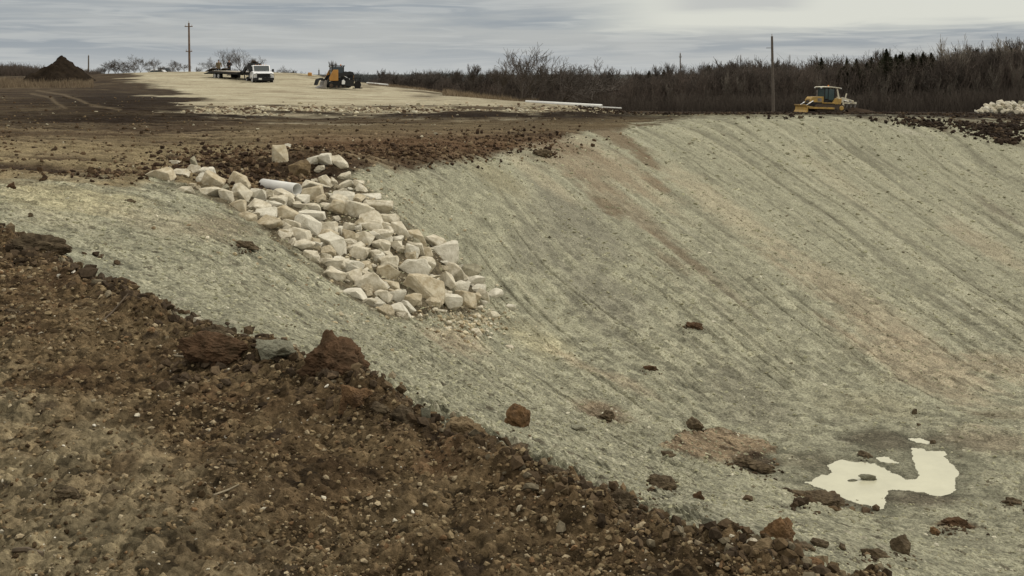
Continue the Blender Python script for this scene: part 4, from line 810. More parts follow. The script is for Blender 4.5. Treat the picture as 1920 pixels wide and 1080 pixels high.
def grow(seed, H, trunk=0.25, spread=0.6, levels=5, kids=(4, 4, 4, 3, 3), r0=0.22, up=0.25, wig=0.18, rmin=0.013, lean=0.0, fall=0.68):
    r_ = random.Random(seed); tr, cr = [], []
    def br(p, d, ln, rad, lv):
        n_ = 4 if lv < 2 else 3; pts = [p.copy()]; dd = d.copy(); rr_ = [rad]
        for i in range(n_):
            dd = (dd + Vector((r_.uniform(-wig, wig), r_.uniform(-wig, wig), r_.uniform(-wig, wig) * .6 + up * .25 * (lv > 0)))).normalized()
            pts.append(pts[-1] + dd * ln / n_); rr_.append(max(rmin, rad * (1 - 0.5 * (i + 1) / n_)))
        for i in range(n_): (tr if lv == 0 else cr).append((pts[i], pts[i + 1], rr_[i], rr_[i + 1]))
        if lv >= levels: return
        for k in range(kids[min(lv, len(kids) - 1)]):
            t = 1.0 if k == 0 else r_.uniform(0.35 if lv else 0.75, 1.0); j = min(n_ - 1, int(t * n_)); q_ = pts[j].lerp(pts[j + 1], t * n_ - j) if t < 1 else pts[-1]
            ax = Vector((r_.gauss(0, 1), r_.gauss(0, 1), r_.gauss(0, .35))); ax = (ax - ax.dot(dd) * dd).normalized()
            sp_ = spread * r_.uniform(.55, 1.25) * (0.6 if k == 0 else 1)
            nd_ = (dd + ax * sp_ + Vector((0, 0, up * .5))).normalized()
            br(q_, nd_, ln * r_.uniform(.8, 1.15) * (fall if lv else (1 - trunk) / trunk * .42), max(rmin, rr_[j + 1 if t >= 1 else j] * r_.uniform(.55, .75)), lv + 1)
    br(Vector((0, 0, -.2)), Vector((lean, 0, 1)).normalized(), H * trunk, r0, 0)
    mz = max(s_[1].z for s_ in cr); k = H / mz
    sc = lambda L_: [(a * k, b * k, c, d) for a, b, c, d in L_]
    return sc(tr), sc(cr)
def tree(seed, name='bare_tree', tm='bark', cm='twig', **kw):
    root = empty(name, (0, 0, 0)); tr, cr = grow(seed, **kw)
    seglist_mesh('trunk', tr, M[tm], root, 6); seglist_mesh('crown', cr, M[cm], root, 3)
    return root
def cedar(seed, H, rad):
    r_ = np.random.RandomState(seed); root = empty('cedar_tree', (0, 0, 0))
    seglist_mesh('trunk', [(Vector((0, 0, -.2)), Vector((0, 0, H * .93)), .14, .03)], M['bark'], root, 6)
    n = 3800; t = r_.rand(n) ** .75; lay = np.floor(t * 16 + r_.rand(n) * .35) / 16; a = r_.rand(n) * 6.283
    lob = 0.85 + .45 * np.sin(a * 4 + lay * 55) + .30 * np.sin(a * 7 - lay * 31 + seed)
    rr_ = rad * (1 - t) * lob * (0.25 + 1.0 * r_.rand(n) ** .6); z_ = H * (0.06 + .94 * t) + .25 * rr_
    c = np.stack([rr_ * np.cos(a), rr_ * np.sin(a), z_], -1); s_ = (0.06 + 0.13 * r_.rand(n) * (1.15 - t))[:, None]
    d1 = np.stack([np.cos(a), np.sin(a), .35 + .5 * r_.rand(n)], -1) * s_ * 1.5; d2 = np.stack([-np.sin(a), np.cos(a), r_.normal(0, .5, n)], -1) * s_ * .7
    V = np.stack([c - d2, c + d2, c + d1], 1).reshape(-1, 3); npmesh('crown', V, np.arange(3 * n).reshape(-1, 3), M['cedar'], parent=root)
    return root
used = {}
def place(root, x, y, z, sc_, rz, lb, cat, group=None, sxy=None):
    o = root if root.name not in used else copy_tree(root)
    used[root.name] = 1
    o.location = (x, y, z); o.rotation_euler = (0, 0, rz); o.scale = (sc_ * (sxy or 1), sc_ * (sxy or 1), sc_)
    return tag(o, lb, cat, group)
GW = 'bare trees of the wood behind the basin'
T_fan = [tree(s, H=10, trunk=.12, spread=.80, kids=(6, 4, 3, 3, 3), r0=.26, up=.26, wig=.16, rmin=.019) for s in (3, 8)]
T_wide = [tree(s, H=8, trunk=.22, spread=.95, kids=(5, 4, 4, 4, 3), r0=.30, up=.12, wig=.28, lean=.15, rmin=.017) for s in (5, 12)]
T_slim = [tree(s, H=8, trunk=.30, spread=.42, kids=(4, 4, 4, 4, 3), r0=.15, up=.3, wig=.18, rmin=.020) for s in (21, 22, 23)]
T_pale = [tree(s, tm='bark_pale', cm='twig_pale', H=10, trunk=.28, spread=.5, kids=(5, 4, 4, 4, 3), r0=.22, up=.3, wig=.2, rmin=.022) for s in (31, 32)]
T_multi = [tree(s, H=8, trunk=.09, spread=.75, kids=(6, 4, 3, 3, 3), r0=.16, up=.2, wig=.2, rmin=.02) for s in (61, 62, 63)]
T_bush = [tree(s, name='bare_shrub', H=3, trunk=.06, spread=.7, kids=(8, 4, 4, 3), levels=4, r0=.06, up=.3, wig=.2, rmin=.010) for s in (41, 42)]
T_dense = [tree(s, H=7, trunk=.2, spread=.6, kids=(6, 5, 5, 4, 2), r0=.12, up=.3, wig=.25, rmin=.02) for s in (51, 52, 53, 54)]
C_ = [cedar(s, 7.5, 1.7 + .3 * (s % 3)) for s in (1, 2, 3, 4)]
def put_tree(root, px, toppy, y, lb, cat='tree', group=None, rz=None, wide=None):
    x = (px - 960) / F * y; z = float(gz(x, y)[0]); H_ = EYE - (toppy - HY) / F * y - z
    h0 = max(max((v[2] for v in c.bound_box)) for c in root.children if c.type == 'MESH')
    return place(root, x, y, z, H_ / h0, px * .7 if rz is None else rz, lb, cat, group, wide)
GL_ = 'bare trees beyond the pale pad'
for i, (root, px, tp_, y, lb, wd) in enumerate([
    (T_fan[0], 975, 78, 128, 'tallest bare tree in the middle of the skyline with upswept limbs', 1.15), (T_fan[1], 1001, 88, 131, 'tall bare tree leaning against the tallest middle tree on its right', 1.1),
    (T_wide[0], 1056, 106, 126, 'bare tree with black spreading crooked limbs, right of the tallest middle tree', 1.1), (T_wide[1], 1112, 105, 129, 'bare tree with an open round crown above the far end of the long white pipe', 1.1),
    (T_slim[0], 882, 119, 150, 'bushy bare tree standing above the dry grass, left of the tallest middle tree', 1.1), (T_slim[1], 926, 122, 146, 'slender bare tree just left of the tallest middle tree', 1.0), (T_slim[2], 942, 124, 143, 'thin bare tree between the slender one and the tallest middle tree', 1.0),
    (T_slim[0], 858, 132, 158, 'short bare tree at the left end of the wood', .8), (T_slim[1], 1153, 121, 140, 'short bare tree right of the round open crown', 1.1), (T_slim[2], 1026, 120, 138, 'thin bare tree between the two black-limbed trees', .8),
    (T_pale[0], 1772, 62, 134, 'tall pale bare tree rising highest at the right of the wood', .75), (T_pale[1], 1852, 73, 137, 'pale bare tree between the highest pale tree and the frame edge', 1.0), (T_pale[0], 1908, 60, 133, 'tall pale bare tree at the right frame edge', .9),
    (T_fan[1], 1805, 84, 134, 'bare tree just right of the highest pale tree', .9), (T_fan[0], 1882, 80, 136, 'bare tree with a fine round crown near the right frame edge', .9),
    (T_fan[0], 263, 101, 150, 'tallest bare tree left of the left utility pole', .8), (T_slim[0], 204, 112, 150, 'small bare tree nearest the dark soil mound', 1.1), (T_slim[1], 222, 108, 151, 'bare tree second from the dark soil mound', 1.1), (T_slim[2], 242, 108, 153, 'bare tree left of the tallest tree near the mound', 1.1),
    (T_wide[0], 289, 107, 150, 'bare tree with a round crown over the parked cars', .9), (T_slim[2], 324, 111, 150, 'small bare tree between the parked cars and the utility pole', 1.2), (T_slim[0], 345, 116, 151, 'little bare tree at the foot of the left utility pole', 1.1),
    (T_wide[1], 393, 105, 146, 'low crooked bare tree at the tail of the trailer', 1.1), (T_fan[1], 423, 88, 148, 'tall bare tree rising behind the two standing people', .95), (T_fan[0], 452, 89, 146, 'tall bare tree rising behind the front of the trailer', 1.0), (T_wide[0], 487, 103, 149, 'bare tree rising behind the white truck cab', 1.0),
    (T_wide[1], 529, 121, 150, 'small leaning bare tree in front of the truck nose', 1.2), (T_slim[1], 551, 131, 150, 'little bare bush-like tree right of the truck', 1.3), (T_slim[2], 624, 112, 140, 'thin leafless tree left of the orange loader', .7)]):
    if px < 360: root = T_multi[i % 3]; y -= 13; wd *= 1.25
    put_tree(root, px, tp_, y, lb, wide=wd * 1.1)
for px, tp_, y in ((372, 124, 150), (196, 124, 138), (216, 122, 138), (252, 121, 139), (278, 124, 138), (300, 122, 140), (334, 124, 139), (440, 126, 152), (470, 122, 152), (187, 124, 152), (308, 122, 152), (234, 120, 154), (405, 124, 152)):
    put_tree(T_bush[px % 2], px, tp_, y, 'low bare shrub among the trees beyond the pad', 'shrub', 'low bare shrubs beyond the pad', wide=1.4)
# evergreens of the wood, each on the skyline
for i, (px, tp_, y, wd, lb) in enumerate([(1540, 107, 140, .9, 'dark cedar poking above the wood left of the bulldozer cab'), (1588, 107, 138, .5, 'narrow dark cedar above the ripper of the bulldozer'), (1606, 109, 139, 1.0, 'dark cedar next right of the narrow one'),
    (1634, 106, 139, .8, 'dark cedar right of the pair over the ripper'), (1662, 91, 134, 1.0, 'star-topped cedar, the tallest evergreen of the wood'), (1680, 101, 135, .8, 'dark cedar close on the right of the star-topped one'), (1692, 96, 137, .5, 'slim cedar second right of the star-topped one'),
    (1712, 99, 136, 1.1, 'broad dark cedar third right of the star-topped one'), (1731, 97, 135, .9, 'dark cedar left of the highest pale tree, second from it'), (1746, 98, 136, .9, 'dark cedar closest left of the highest pale tree'), (1832, 92, 137, .9, 'dark cedar right of the highest pale tree'),
    (1858, 90, 136, 1.0, 'dark cedar under the crown of the second pale tree'), (1872, 88, 136, .9, 'dark cedar second from the right frame edge'), (1896, 90, 136, 1.0, 'dark cedar nearest the right frame edge'),
    (1217, 132, 150, 1.3, 'low round dark cedar at the left part of the wood'), (1330, 122, 146, 1.0, 'dark cedar between the two middle utility poles'), (1245, 131, 149, 1.0, 'dark cedar left of the first thin far pole')]):
    put_tree(C_[i % 4], px, tp_, y, lb, 'evergreen', wide=wd * 1.1)
_r = random.Random(12)
for k in range(34):
    p_ = _r.uniform(1575, 1800); put_tree(C_[k % 4], p_, np.interp(p_, [1575, 1660, 1800], [122, 104, 104]) + _r.uniform(-3, 18), 134 + _r.uniform(0, 6), 'dark cedar massed in the evergreen part of the wood', 'evergreen', 'dark cedars massed in the wood', wide=_r.uniform(1.0, 1.7))
# the body of the wood: one bare tree after another
topl = lambda px: np.interp(px, [700, 860, 950, 1140, 1200, 1260, 1330, 1400, 1500, 1600, 1660, 1760, 1850, 1920, 2100], [140, 140, 140, 139, 134, 126, 117, 114, 113, 110, 102, 95, 86, 79, 76])
wy = lambda px: np.interp(px, [700, 900, 1150, 1400, 1920, 2100], [215, 165, 138, 133, 130, 128])
r_ = random.Random(4); k = 0; px = 720.0
while px < 2080:
    for row in range(3):
        p_ = px + r_.uniform(-8, 8); y = wy(p_) + 4 + row * 9 + r_.uniform(-2, 2)
        put_tree((T_dense + T_slim)[r_.randrange(7)], p_, topl(p_) + r_.uniform(-14, 8) + (2 - row) * 9 * (p_ > 1150), y, 'bare brown tree packed among others in the wood behind the basin', group=GW, rz=r_.uniform(0, 6), wide=r_.uniform(.7, 1.2))
    px += 14 + r_.uniform(0, 5)
for px in range(1150, 2080, 34):
    p_ = px + r_.uniform(-12, 12); put_tree(T_pale[px % 2], p_, topl(p_) + r_.uniform(12, 45), wy(p_) + 1, 'slim pale-barked tree at the front of the wood', group='pale slim trees along the front of the wood', wide=.5)
# thicket of stems filling the wood
def thicket(name, n, seed, pxr, yf, depth, hf, rr_, m, lb, kinds=4):
    rs_ = np.random.RandomState(seed); px = rs_.uniform(*pxr, n); y = yf(px) + depth * rs_.rand(n) ** 1.1
    x = (px - 960) / F * y; z = gz(x, y); H_ = np.maximum(.3, (EYE - (hf(px) - HY) / F * y - z)) * rs_.uniform(.35, 1.0, n) ** .6
    out = []
    a = rs_.rand(n) * 6.28; ln = rs_.uniform(0, .5, n) * H_
    p0 = np.stack([x, y, z - .2], -1); p1 = p0 + np.stack([np.cos(a) * ln * .35, np.sin(a) * ln * .35, H_ * .5], -1) + rs_.normal(0, .22, (n, 3)); p2 = p1 + np.stack([np.cos(a + 1) * ln * .7, np.sin(a + 1) * ln * .7, H_ * .5], -1)
    r0 = rs_.uniform(rr_[0], rr_[1], n)
    segs = [(p0, p1, r0, r0 * .7), (p1, p2, r0 * .7, r0 * .25)]
    for q_ in range(kinds):
        t = rs_.rand(n)[:, None]; b0 = p0 + (p1 - p0) * t if q_ % 2 else p1 + (p2 - p1) * t; a2 = rs_.rand(n) * 6.28; l2 = H_ * rs_.uniform(.12, .36, n)
        segs.append((b0, b0 + np.stack([np.cos(a2) * l2 * .6, np.sin(a2) * l2 * .6, l2 * rs_.uniform(-.1, .9, n)], -1), r0 * .5, r0 * .2))
    P0 = np.concatenate([s[0] for s in segs]); P1 = np.concatenate([s[1] for s in segs]); A0 = np.concatenate([s[2] for s in segs]); A1 = np.concatenate([s[3] for s in segs])
    d = P1 - P0; d /= np.linalg.norm(d, axis=1, keepdims=True) + 1e-9; a_ = np.cross(d, [0.3, 0.1, .94]); a_ /= np.linalg.norm(a_, axis=1, keepdims=True) + 1e-9; b_ = np.cross(d, a_)
    V = np.zeros((len(P0), 6, 3))
    for k_ in range(3):
        t = 2.0944 * k_; o_ = a_ * math.cos(t) + b_ * math.sin(t); V[:, k_] = P0 + o_ * A0[:, None]; V[:, 3 + k_] = P1 + o_ * A1[:, None]
    f = np.array([(0, 1, 4, 3), (1, 2, 5, 4), (2, 0, 3, 5)])
    o = npmesh(name, V.reshape(-1, 3), (f[None] + 6 * np.arange(len(P0))[:, None, None]).reshape(-1, 4), m); return tag(o, lb, 'undergrowth', kind='stuff')
M['brush'] = mat('brush', (0.150, 0.118, 0.096), 0.95, 0, vscale=.2, col2=(0.085, 0.070, 0.058), spec=.05)
M['brush_low'] = mat('low_brush', (0.135, 0.112, 0.092), 0.95, 0, vscale=.3, col2=(0.085, 0.070, 0.058), spec=.05)
thicket('undergrowth', 30000, 1, (700, 2100), wy, 32, lambda p: topl(p) + 8 + 7 * np.sin(p / 17.0) * np.sin(p / 5.3 + 1), (.012, .045), M['brush'], 'dense brown thicket of bare stems filling the wood', 4)
thicket('undergrowth', 12000, 2, (820, 2100), lambda p: wy(p) - 3, 5, lambda p: topl(p) * .35 + 200 * .65, (.008, .025), M['brush_low'], 'low tangled brush along the front of the wood', 3)
thicket('undergrowth', 9000, 3, (-60, 190), lambda p: p * 0 + 150, 25, lambda p: np.interp(p, [-60, 0, 30, 60, 100, 190], [119, 121, 119, 124, 127, 133]), (.02, .05), M['brush'], 'brown hedge line behind the dark soil mound', 3)
thicket('far_treeline', 9000, 4, (500, 900), lambda p: p * 0 + 420, 90, lambda p: 141 + 2.5 * np.sin(p / 9.0) + 2 * np.sin(p / 23.0) - 2 * np.exp(-((p - 545) / 15) ** 2) - 3 * np.exp(-((p - 780) / 60) ** 2), (.10, .30), mat('far_brush', (0.075, 0.078, 0.075), 0.95), 'distant dark tree line on the horizon')
# dry grass
M['straw'] = mat('dry_grass', (0.25, 0.19, 0.12), 0.95, 0, vscale=.8, col2=(0.13, 0.095, 0.06))
def grass(name, n, seed, pxr, yr, hr, lb, pw=1.0):
    rs_ = np.random.RandomState(seed); px = rs_.uniform(*pxr, n); y = rs_.uniform(*yr, n); x = (px - 960) / F * y; z = gz(x, y)
    cl = sst(fbm(x / 1.5, y / 3, seed, 3), -.35, .3); h = rs_.uniform(*hr, n) * (0.25 + .75 * cl); a = rs_.rand(n) * 6.28; w_ = rs_.uniform(.01, .03, n)
    ca, sa = np.cos(a), np.sin(a); ln = rs_.uniform(.1, .5, n) * h
    V = np.stack([np.stack([x - ca * w_, y - sa * w_, z - .02], -1), np.stack([x + ca * w_, y + sa * w_, z - .02], -1), np.stack([x + sa * ln, y - ca * ln, z + h], -1)], 1)
    o = npmesh(name, V.reshape(-1, 3), np.arange(3 * n).reshape(-1, 3), M['straw']); return tag(o, lb, 'grass', kind='stuff')
grass('dry_grass', 16000, 1, (-120, 175), (90, 110), (.15, .65), 'tawny dry grass growing below the dark soil mound')
grass('dry_grass', 9000, 2, (830, 1010), (92, 118), (.15, .7), 'tawny dry grass along the crest at the edge of the pad')
grass('dry_grass', 5000, 3, (690, 850), (112, 128), (.1, .4), 'short brown weeds on the crest right of the loader')
# ------------------------------------------------------------------ poles
M['pole'] = mat('pole_wood', (0.15, 0.125, 0.10), 0.95, 0, var=.3, vscale=3); M['pole_b'] = mat('pole_wood_brown', (0.20, 0.135, 0.095), 0.95, 0, var=.3, vscale=3)
M['iron'] = mat('dark_iron', (0.07, 0.07, 0.07), 0.6, metal=.3); M['insul'] = mat('insulator', (0.45, 0.43, 0.40), 0.3)
def prim(name, parts, m, parent=None, bevel=0.0, smooth=False):
    """parts: boxes ('b', centre, size[, rotation y]), tubes ('t', points, radii[, n]), prisms ('p', outline xz, y0, y1)"""
    bm = bmesh.new()
    for p in parts:
        if p[0] == 'b':
            r = bmesh.ops.create_cube(bm, size=1); mt = Matrix.Translation(p[1]) @ (p[3].to_matrix().to_4x4() if len(p) > 3 and hasattr(p[3], 'to_matrix') else Matrix.Rotation(p[3] if len(p) > 3 else 0, 4, 'Y')) @ Matrix.Diagonal((*p[2], 1)); bmesh.ops.transform(bm, matrix=mt, verts=r['verts'])
        elif p[0] == 't':
            V, Fs = tubemesh(p[1], p[2], p[3] if len(p) > 3 else 12); vv = [bm.verts.new(v) for v in V]
            for f in Fs: bm.faces.new([vv[i] for i in f])
        elif p[0] == 'p':
            a = [bm.verts.new((x, p[2], z)) for x, z in p[1]]; b = [bm.verts.new((x, p[3], z)) for x, z in p[1]]; n = len(a)
            bm.faces.new(a); bm.faces.new(b[::-1])
            for i in range(n): bm.faces.new((a[i], b[i], b[(i + 1) % n], a[(i + 1) % n]))
    bmesh.ops.recalc_face_normals(bm, faces=bm.faces)
    me = bpy.data.meshes.new(name); bm.to_mesh(me); bm.free(); me.materials.append(m)
    o = bpy.data.objects.new(name, me); COL.objects.link(o)
    if parent: o.parent = parent
    if bevel: b = o.modifiers.new('bevel', 'BEVEL'); b.width = bevel; b.segments = 2; b.limit_method = 'ANGLE'
    if smooth:
        for f in me.polygons: f.use_smooth = True
    return o
def upole(px, toppy, y, r, lb, arms=(), braces=False, tilt=0.0, m='pole', low=None):
    x = (px - 960) / F * y; z = float(gz(x, y)[0]); H_ = EYE - (toppy - HY) / F * y - z
    root = empty('utility_pole', (x, y, z), 0, lb, 'pole'); root.rotation_euler = (0, tilt, 0)
    prim('shaft', [('t', [(0, 0, -.5), (0, 0, H_ * .5), (0, 0, H_)], [r, r * .85, r * .65], 10)], M[m], root)
    for h_, w_ in arms:
        prim('crossarm', [('b', (0, -.12, H_ - h_), (w_, .10, .12))], M[m], root)
        for s_ in (-1, 1): prim('insulator', [('t', [(s_ * w_ * .42, -.12, H_ - h_ + .06), (s_ * w_ * .42, -.12, H_ - h_ + .30)], [.05, .03], 8)], M['insul'], root)
    prim('insulator', [('t', [(0, 0, H_), (0, 0, H_ + .28)], [.06, .04], 8)], M['insul'], root)
    return root, H_
upole(355.5, 43, 150, .17, 'utility pole with a small crossarm rising behind the pad on the left', arms=((.5, 1.1), (4.0, .9)), tilt=-.015, m='pole_b')
rt, Hh = upole(1450, 68, 124, .19, 'tall dark utility pole standing by the wood left of the bulldozer', arms=(), tilt=-.018)
prim('bracket', [('b', (-.35, 0, Hh - 1.35), (.7, .06, .06))], M['iron'], rt)
rt, Hh = upole(166, 104, 260, .22, 'short far pole right of the dark soil mound', tilt=0)
upole(1275.5, 100, 230, .17, 'thin far pole above the left part of the wood', arms=((.8, .6),)); upole(1389, 104, 240, .13, 'thin far pole above the middle of the wood', arms=()); upole(1481, 104, 240, .13, 'thin far pole just right of the tall dark pole'); upole(598, 131, 190, .16, 'small pale post behind the pad left of the loader')
# braces of the left pole
bx, by, bz_ = (352 - 960) / F * 149.8, 149.8, float(gz((352 - 960) / F * 149.8, 149.8)[0])
# ------------------------------------------------------------------ vehicle materials
def paint(name, c, r=.35, coat=.5, var=.12): return mat(name, c, r, 0, var=var, vscale=1.3, spec=.5, coat=coat)
M['white'] = paint('white_paint', (.80, .80, .79)); M['yel'] = mat('yellow_paint', (.56, .35, .08), .55, .004, 12, vscale=1.6, col2=(.30, .20, .08), spec=.4); M['orange'] = paint('orange_paint', (.50, .24, .045), .5, .1, .3)
M['cream'] = paint('cream_paint', (.72, .66, .50), .5, .1, .2); M['black'] = mat('black_steel', (.022, .022, .022), .55, var=.3); M['rubber'] = mat('rubber', (.022, .021, .020), .9, 0, var=.4, vscale=6); M['rim'] = mat('wheel_rim', (.42, .42, .42), .4, metal=.6)
M['glass'] = mat('tinted_glass', (.02, .03, .032), .06, spec=.8); M['glassc'] = mat('cab_glass', (.055, .085, .085), .08, spec=.8); M['steel'] = mat('worn_steel', (.30, .27, .24), .5, metal=.6, var=.4); M['chrome'] = mat('chrome_rod', (.75, .75, .73), .15, metal=.9)
M['plank'] = mat('deck_planks', (.36, .32, .25), .9, 0, var=.4, vscale=3); M['lens'] = mat('lamp_lens', (.75, .75, .70), .1, spec=.8); M['amber'] = mat('amber_lamp', (.75, .25, .03), .3); M['mudst'] = mat('muddy_steel', (.10, .075, .055), .9, 0, var=.4, vscale=3)
M['grey'] = mat('grey_panel', (.16, .16, .16), .6, var=.2); M['redl'] = mat('red_lamp', (.35, .02, .02), .3)
def wheel(parent, x, y, z, r, w_, side, rimc='rim'):
    """side: +1 the outer face looks to +y"""
    o = prim('wheel', [('t', [(x, y - w_ / 2, z), (x, y - w_ * .42, z), (x, y + w_ * .42, z), (x, y + w_ / 2, z)], [r * .90, r, r, r * .90], 28)], M['rubber'], parent)
    prim('rim', [('t', [(x, y + side * (w_ / 2 - .06), z), (x, y + side * (w_ / 2 + .012), z)], [r * .58, r * .54], 20), ('t', [(x, y + side * w_ / 2, z), (x, y + side * (w_ / 2 + .05), z)], [r * .2, r * .14], 12)], M[rimc], o)
    return o
# ---- white truck (x forward)
def truck():
    t = empty('flatbed_truck', (0, 0, 0))
    prim('body', [('p', [(-0.55, .62), (-.55, 1.18), (-.50, 1.20), (.95, 1.36), (1.18, 1.36), (2.30, 1.25), (2.45, 1.12), (2.45, .62)], -.97, .97)], M['white'], t, .05)
    prim('cab', [('p', [(-.55, 1.19), (-.42, 1.88), (-.25, 1.95), (.55, 1.96), (.70, 1.92), (1.20, 1.34)], -.84, .84)], M['white'], t, .06)
    prim('windshield', [('p', [(.735, 1.90), (.765, 1.90), (1.205, 1.39), (1.175, 1.39)], -.74, .74)], M['glass'], t)
    for s in (-1, 1):
        prim('side_window', [('p', [(-.35, 1.26), (-.27, 1.82), (.55, 1.84), (.98, 1.26)], s * .842, s * .852)], M['glass'], t)
        m_ = prim('mirror', [('b', (.95, s * 1.12, 1.42), (.12, .20, .30)), ('b', (.98, s * .95, 1.38), (.05, .24, .05))], M['black'], t)
        prim('headlight', [('b', (2.44, s * .78, .98), (.06, .30, .20))], M['lens'], t, .01)
        prim('door_handle', [('b', (-.1, s * .985, 1.12), (.16, .03, .04))], M['black'], t)
        prim('fender', [('t', [(1.62, s * .99, .60), (1.62, s * 1.03, .60)], [.50, .48], 24)], M['white'], t)
        wheel(t, 1.62, s * .90, .40, .40, .26, s); wheel(t, -1.75, s * .93, .40, .40, .42, s)
    prim('grille', [('b', (2.46, 0, .93), (.05, 1.20, .34))], M['black'], t, .01)
    gg = [('b', (2.62, 0, .58), (.16, 1.96, .26))] + [('b', (2.70, yy, .82), (.05, .05, .56)) for yy in (-.62, -.31, 0, .31, .62)] + [('b', (2.70, 0, zz), (.05, 1.3, .05)) for zz in (.72, .86, 1.0, 1.10)]
    gg += [('t', [(2.70, s * .62, 1.10), (2.70, s * .70, 1.12), (2.66, s * .98, 1.0), (2.60, s * .98, .58)], [.035] * 4, 8) for s in (-1, 1)]
    prim('grille_guard', gg, M['black'], t)
    prim('chassis', [('b', (0, 0, .52), (4.6, .9, .18)), ('b', (1.5, 0, .42), (1.6, 1.3, .16))], M['black'], t)
    prim('flatbed', [('b', (-1.85, 0, .98), (2.5, 2.1, .12)), ('b', (-1.85, 0, .86), (2.4, 1.2, .14))], M['black'], t, .01)
    prim('headache_rack', [('b', (-.66, yy, 1.42), (.06, .06, .84)) for yy in (-.95, -.5, 0, .5, .95)] + [('b', (-.66, 0, zz), (.06, 1.95, .06)) for zz in (1.18, 1.5, 1.82)], M['black'], t)
    prim('toolbox', [('b', (-1.1, s * .80, .74), (.7, .40, .36)) for s in (-1, 1)], M['black'], t, .01)
    for yy in (-.5, -.25, 0, .25, .5): prim('cab_light', [('b', (.45, yy, 1.975), (.12, .08, .04))], M['amber'], t)
    for s in (-1, 1): prim('mud_flap', [('b', (-2.45, s * .93, .45), (.02, .45, .5))], M['rubber'], t)
    prim('number_plate', [('b', (2.74, -.35, .60), (.012, .30, .15))], M['lens'], t)
    return t
tk = truck(); tx, ty, tz = atd(488, 107)
tk.location = (tx, ty, EYE - (159 - HY) / F * 106); tk.rotation_euler = (0, 0, R(-90 - 13.5 + 34)); tag(tk, 'white pickup truck with black grille guard, parked on the pale pad', 'truck')
# ---- gooseneck trailer (x forward, hitch at x=0)
def trailer():
    t = empty('flatbed_trailer', (0, 0, 0))
    prim('deck', [('b', (-4.9, 0, .90), (5.6, 2.44, .06))], M['plank'], t)
    prim('dovetail', [('p', [(-7.7, .93), (-9.6, .58), (-9.6, .50), (-7.7, .76)], -1.22, 1.22)], M['black'], t)
    prim('frame', [('b', (-4.9, s * 1.21, .80), (5.6, .06, .22)) for s in (-1, 1)] + [('b', (-5.2, s * .45, .72), (5.8, .14, .26)) for s in (-1, 1)] + [('b', (-2.1, 0, .80), (.08, 2.44, .26))], M['black'], t, .01)
    prim('gooseneck', [('p', [(-2.5, .66), (-2.5, .95), (-1.9, 1.12), (-1.5, 1.55), (.25, 1.55), (.25, 1.32), (-1.25, 1.30), (-1.75, .80), (-2.0, .66)], s * .62 - .10, s * .62 + .10) for s in (-1, 1)] + [('b', (0, 0, 1.44), (.3, 1.4, .2)), ('t', [(0, 0, 1.36), (0, 0, .98)], [.07, .07], 10)], M['black'], t)
    for xx in (-6.3, -7.15):
        for s in (-1, 1): wheel(t, xx, s * 1.02, .39, .39, .34, s)
    for s in (-1, 1): prim('landing_leg', [('t', [(-1.65, s * .62, .80), (-1.65, s * .62, .14)], [.06, .05], 8), ('b', (-1.65, s * .62, .12), (.24, .24, .03))], M['black'], t)
    prim('toolbox', [('b', (-.75, 0, 1.72), (.85, 1.15, .34))], M['black'], t, .02)
    prim('winch', [('t', [(-1.35, -.4, 1.70), (-1.35, .4, 1.70)], [.16, .16], 14), ('b', (-1.35, 0, 1.62), (.3, 1.0, .1))], M['mudst'], t)
    prim('side_rail', [('b', (-4.9, s * 1.26, .86), (5.6, .04, .05)) for s in (-1, 1)], M['mudst'], t)
    prim('ramp', [('b', (-8.95, s * .66, .98), (1.5, .72, .07), R(-14)) for s in (-1, 1)], M['mudst'], t)
    return t
tl = trailer(); hd = R(-90 - 13.5 + 34)
hx, hy = tx - 1.9 * math.cos(hd), ty - 1.9 * math.sin(hd)
tl.location = (hx, hy, EYE - (152.5 - HY) / F * 110 - .03); tl.rotation_euler = (0, R(1.6), R(-90 - 15 + 57)); tag(tl, 'black gooseneck flatbed trailer hitched behind the white truck', 'trailer')
bn = prim('chain_binder', [('t', [(0, -.3, .0), (.05, 0, .06), (0, .3, 0)], [.10, .14, .09], 10), ('t', [(-.2, -.2, .02), (.2, .1, .06), (.5, .2, 0)], [.06, .07, .05], 8), ('b', (.15, -.1, .14), (.35, .3, .12))], M['mudst'])
bn.parent = tl; bn.location = (-1.05, .1, 1.95)
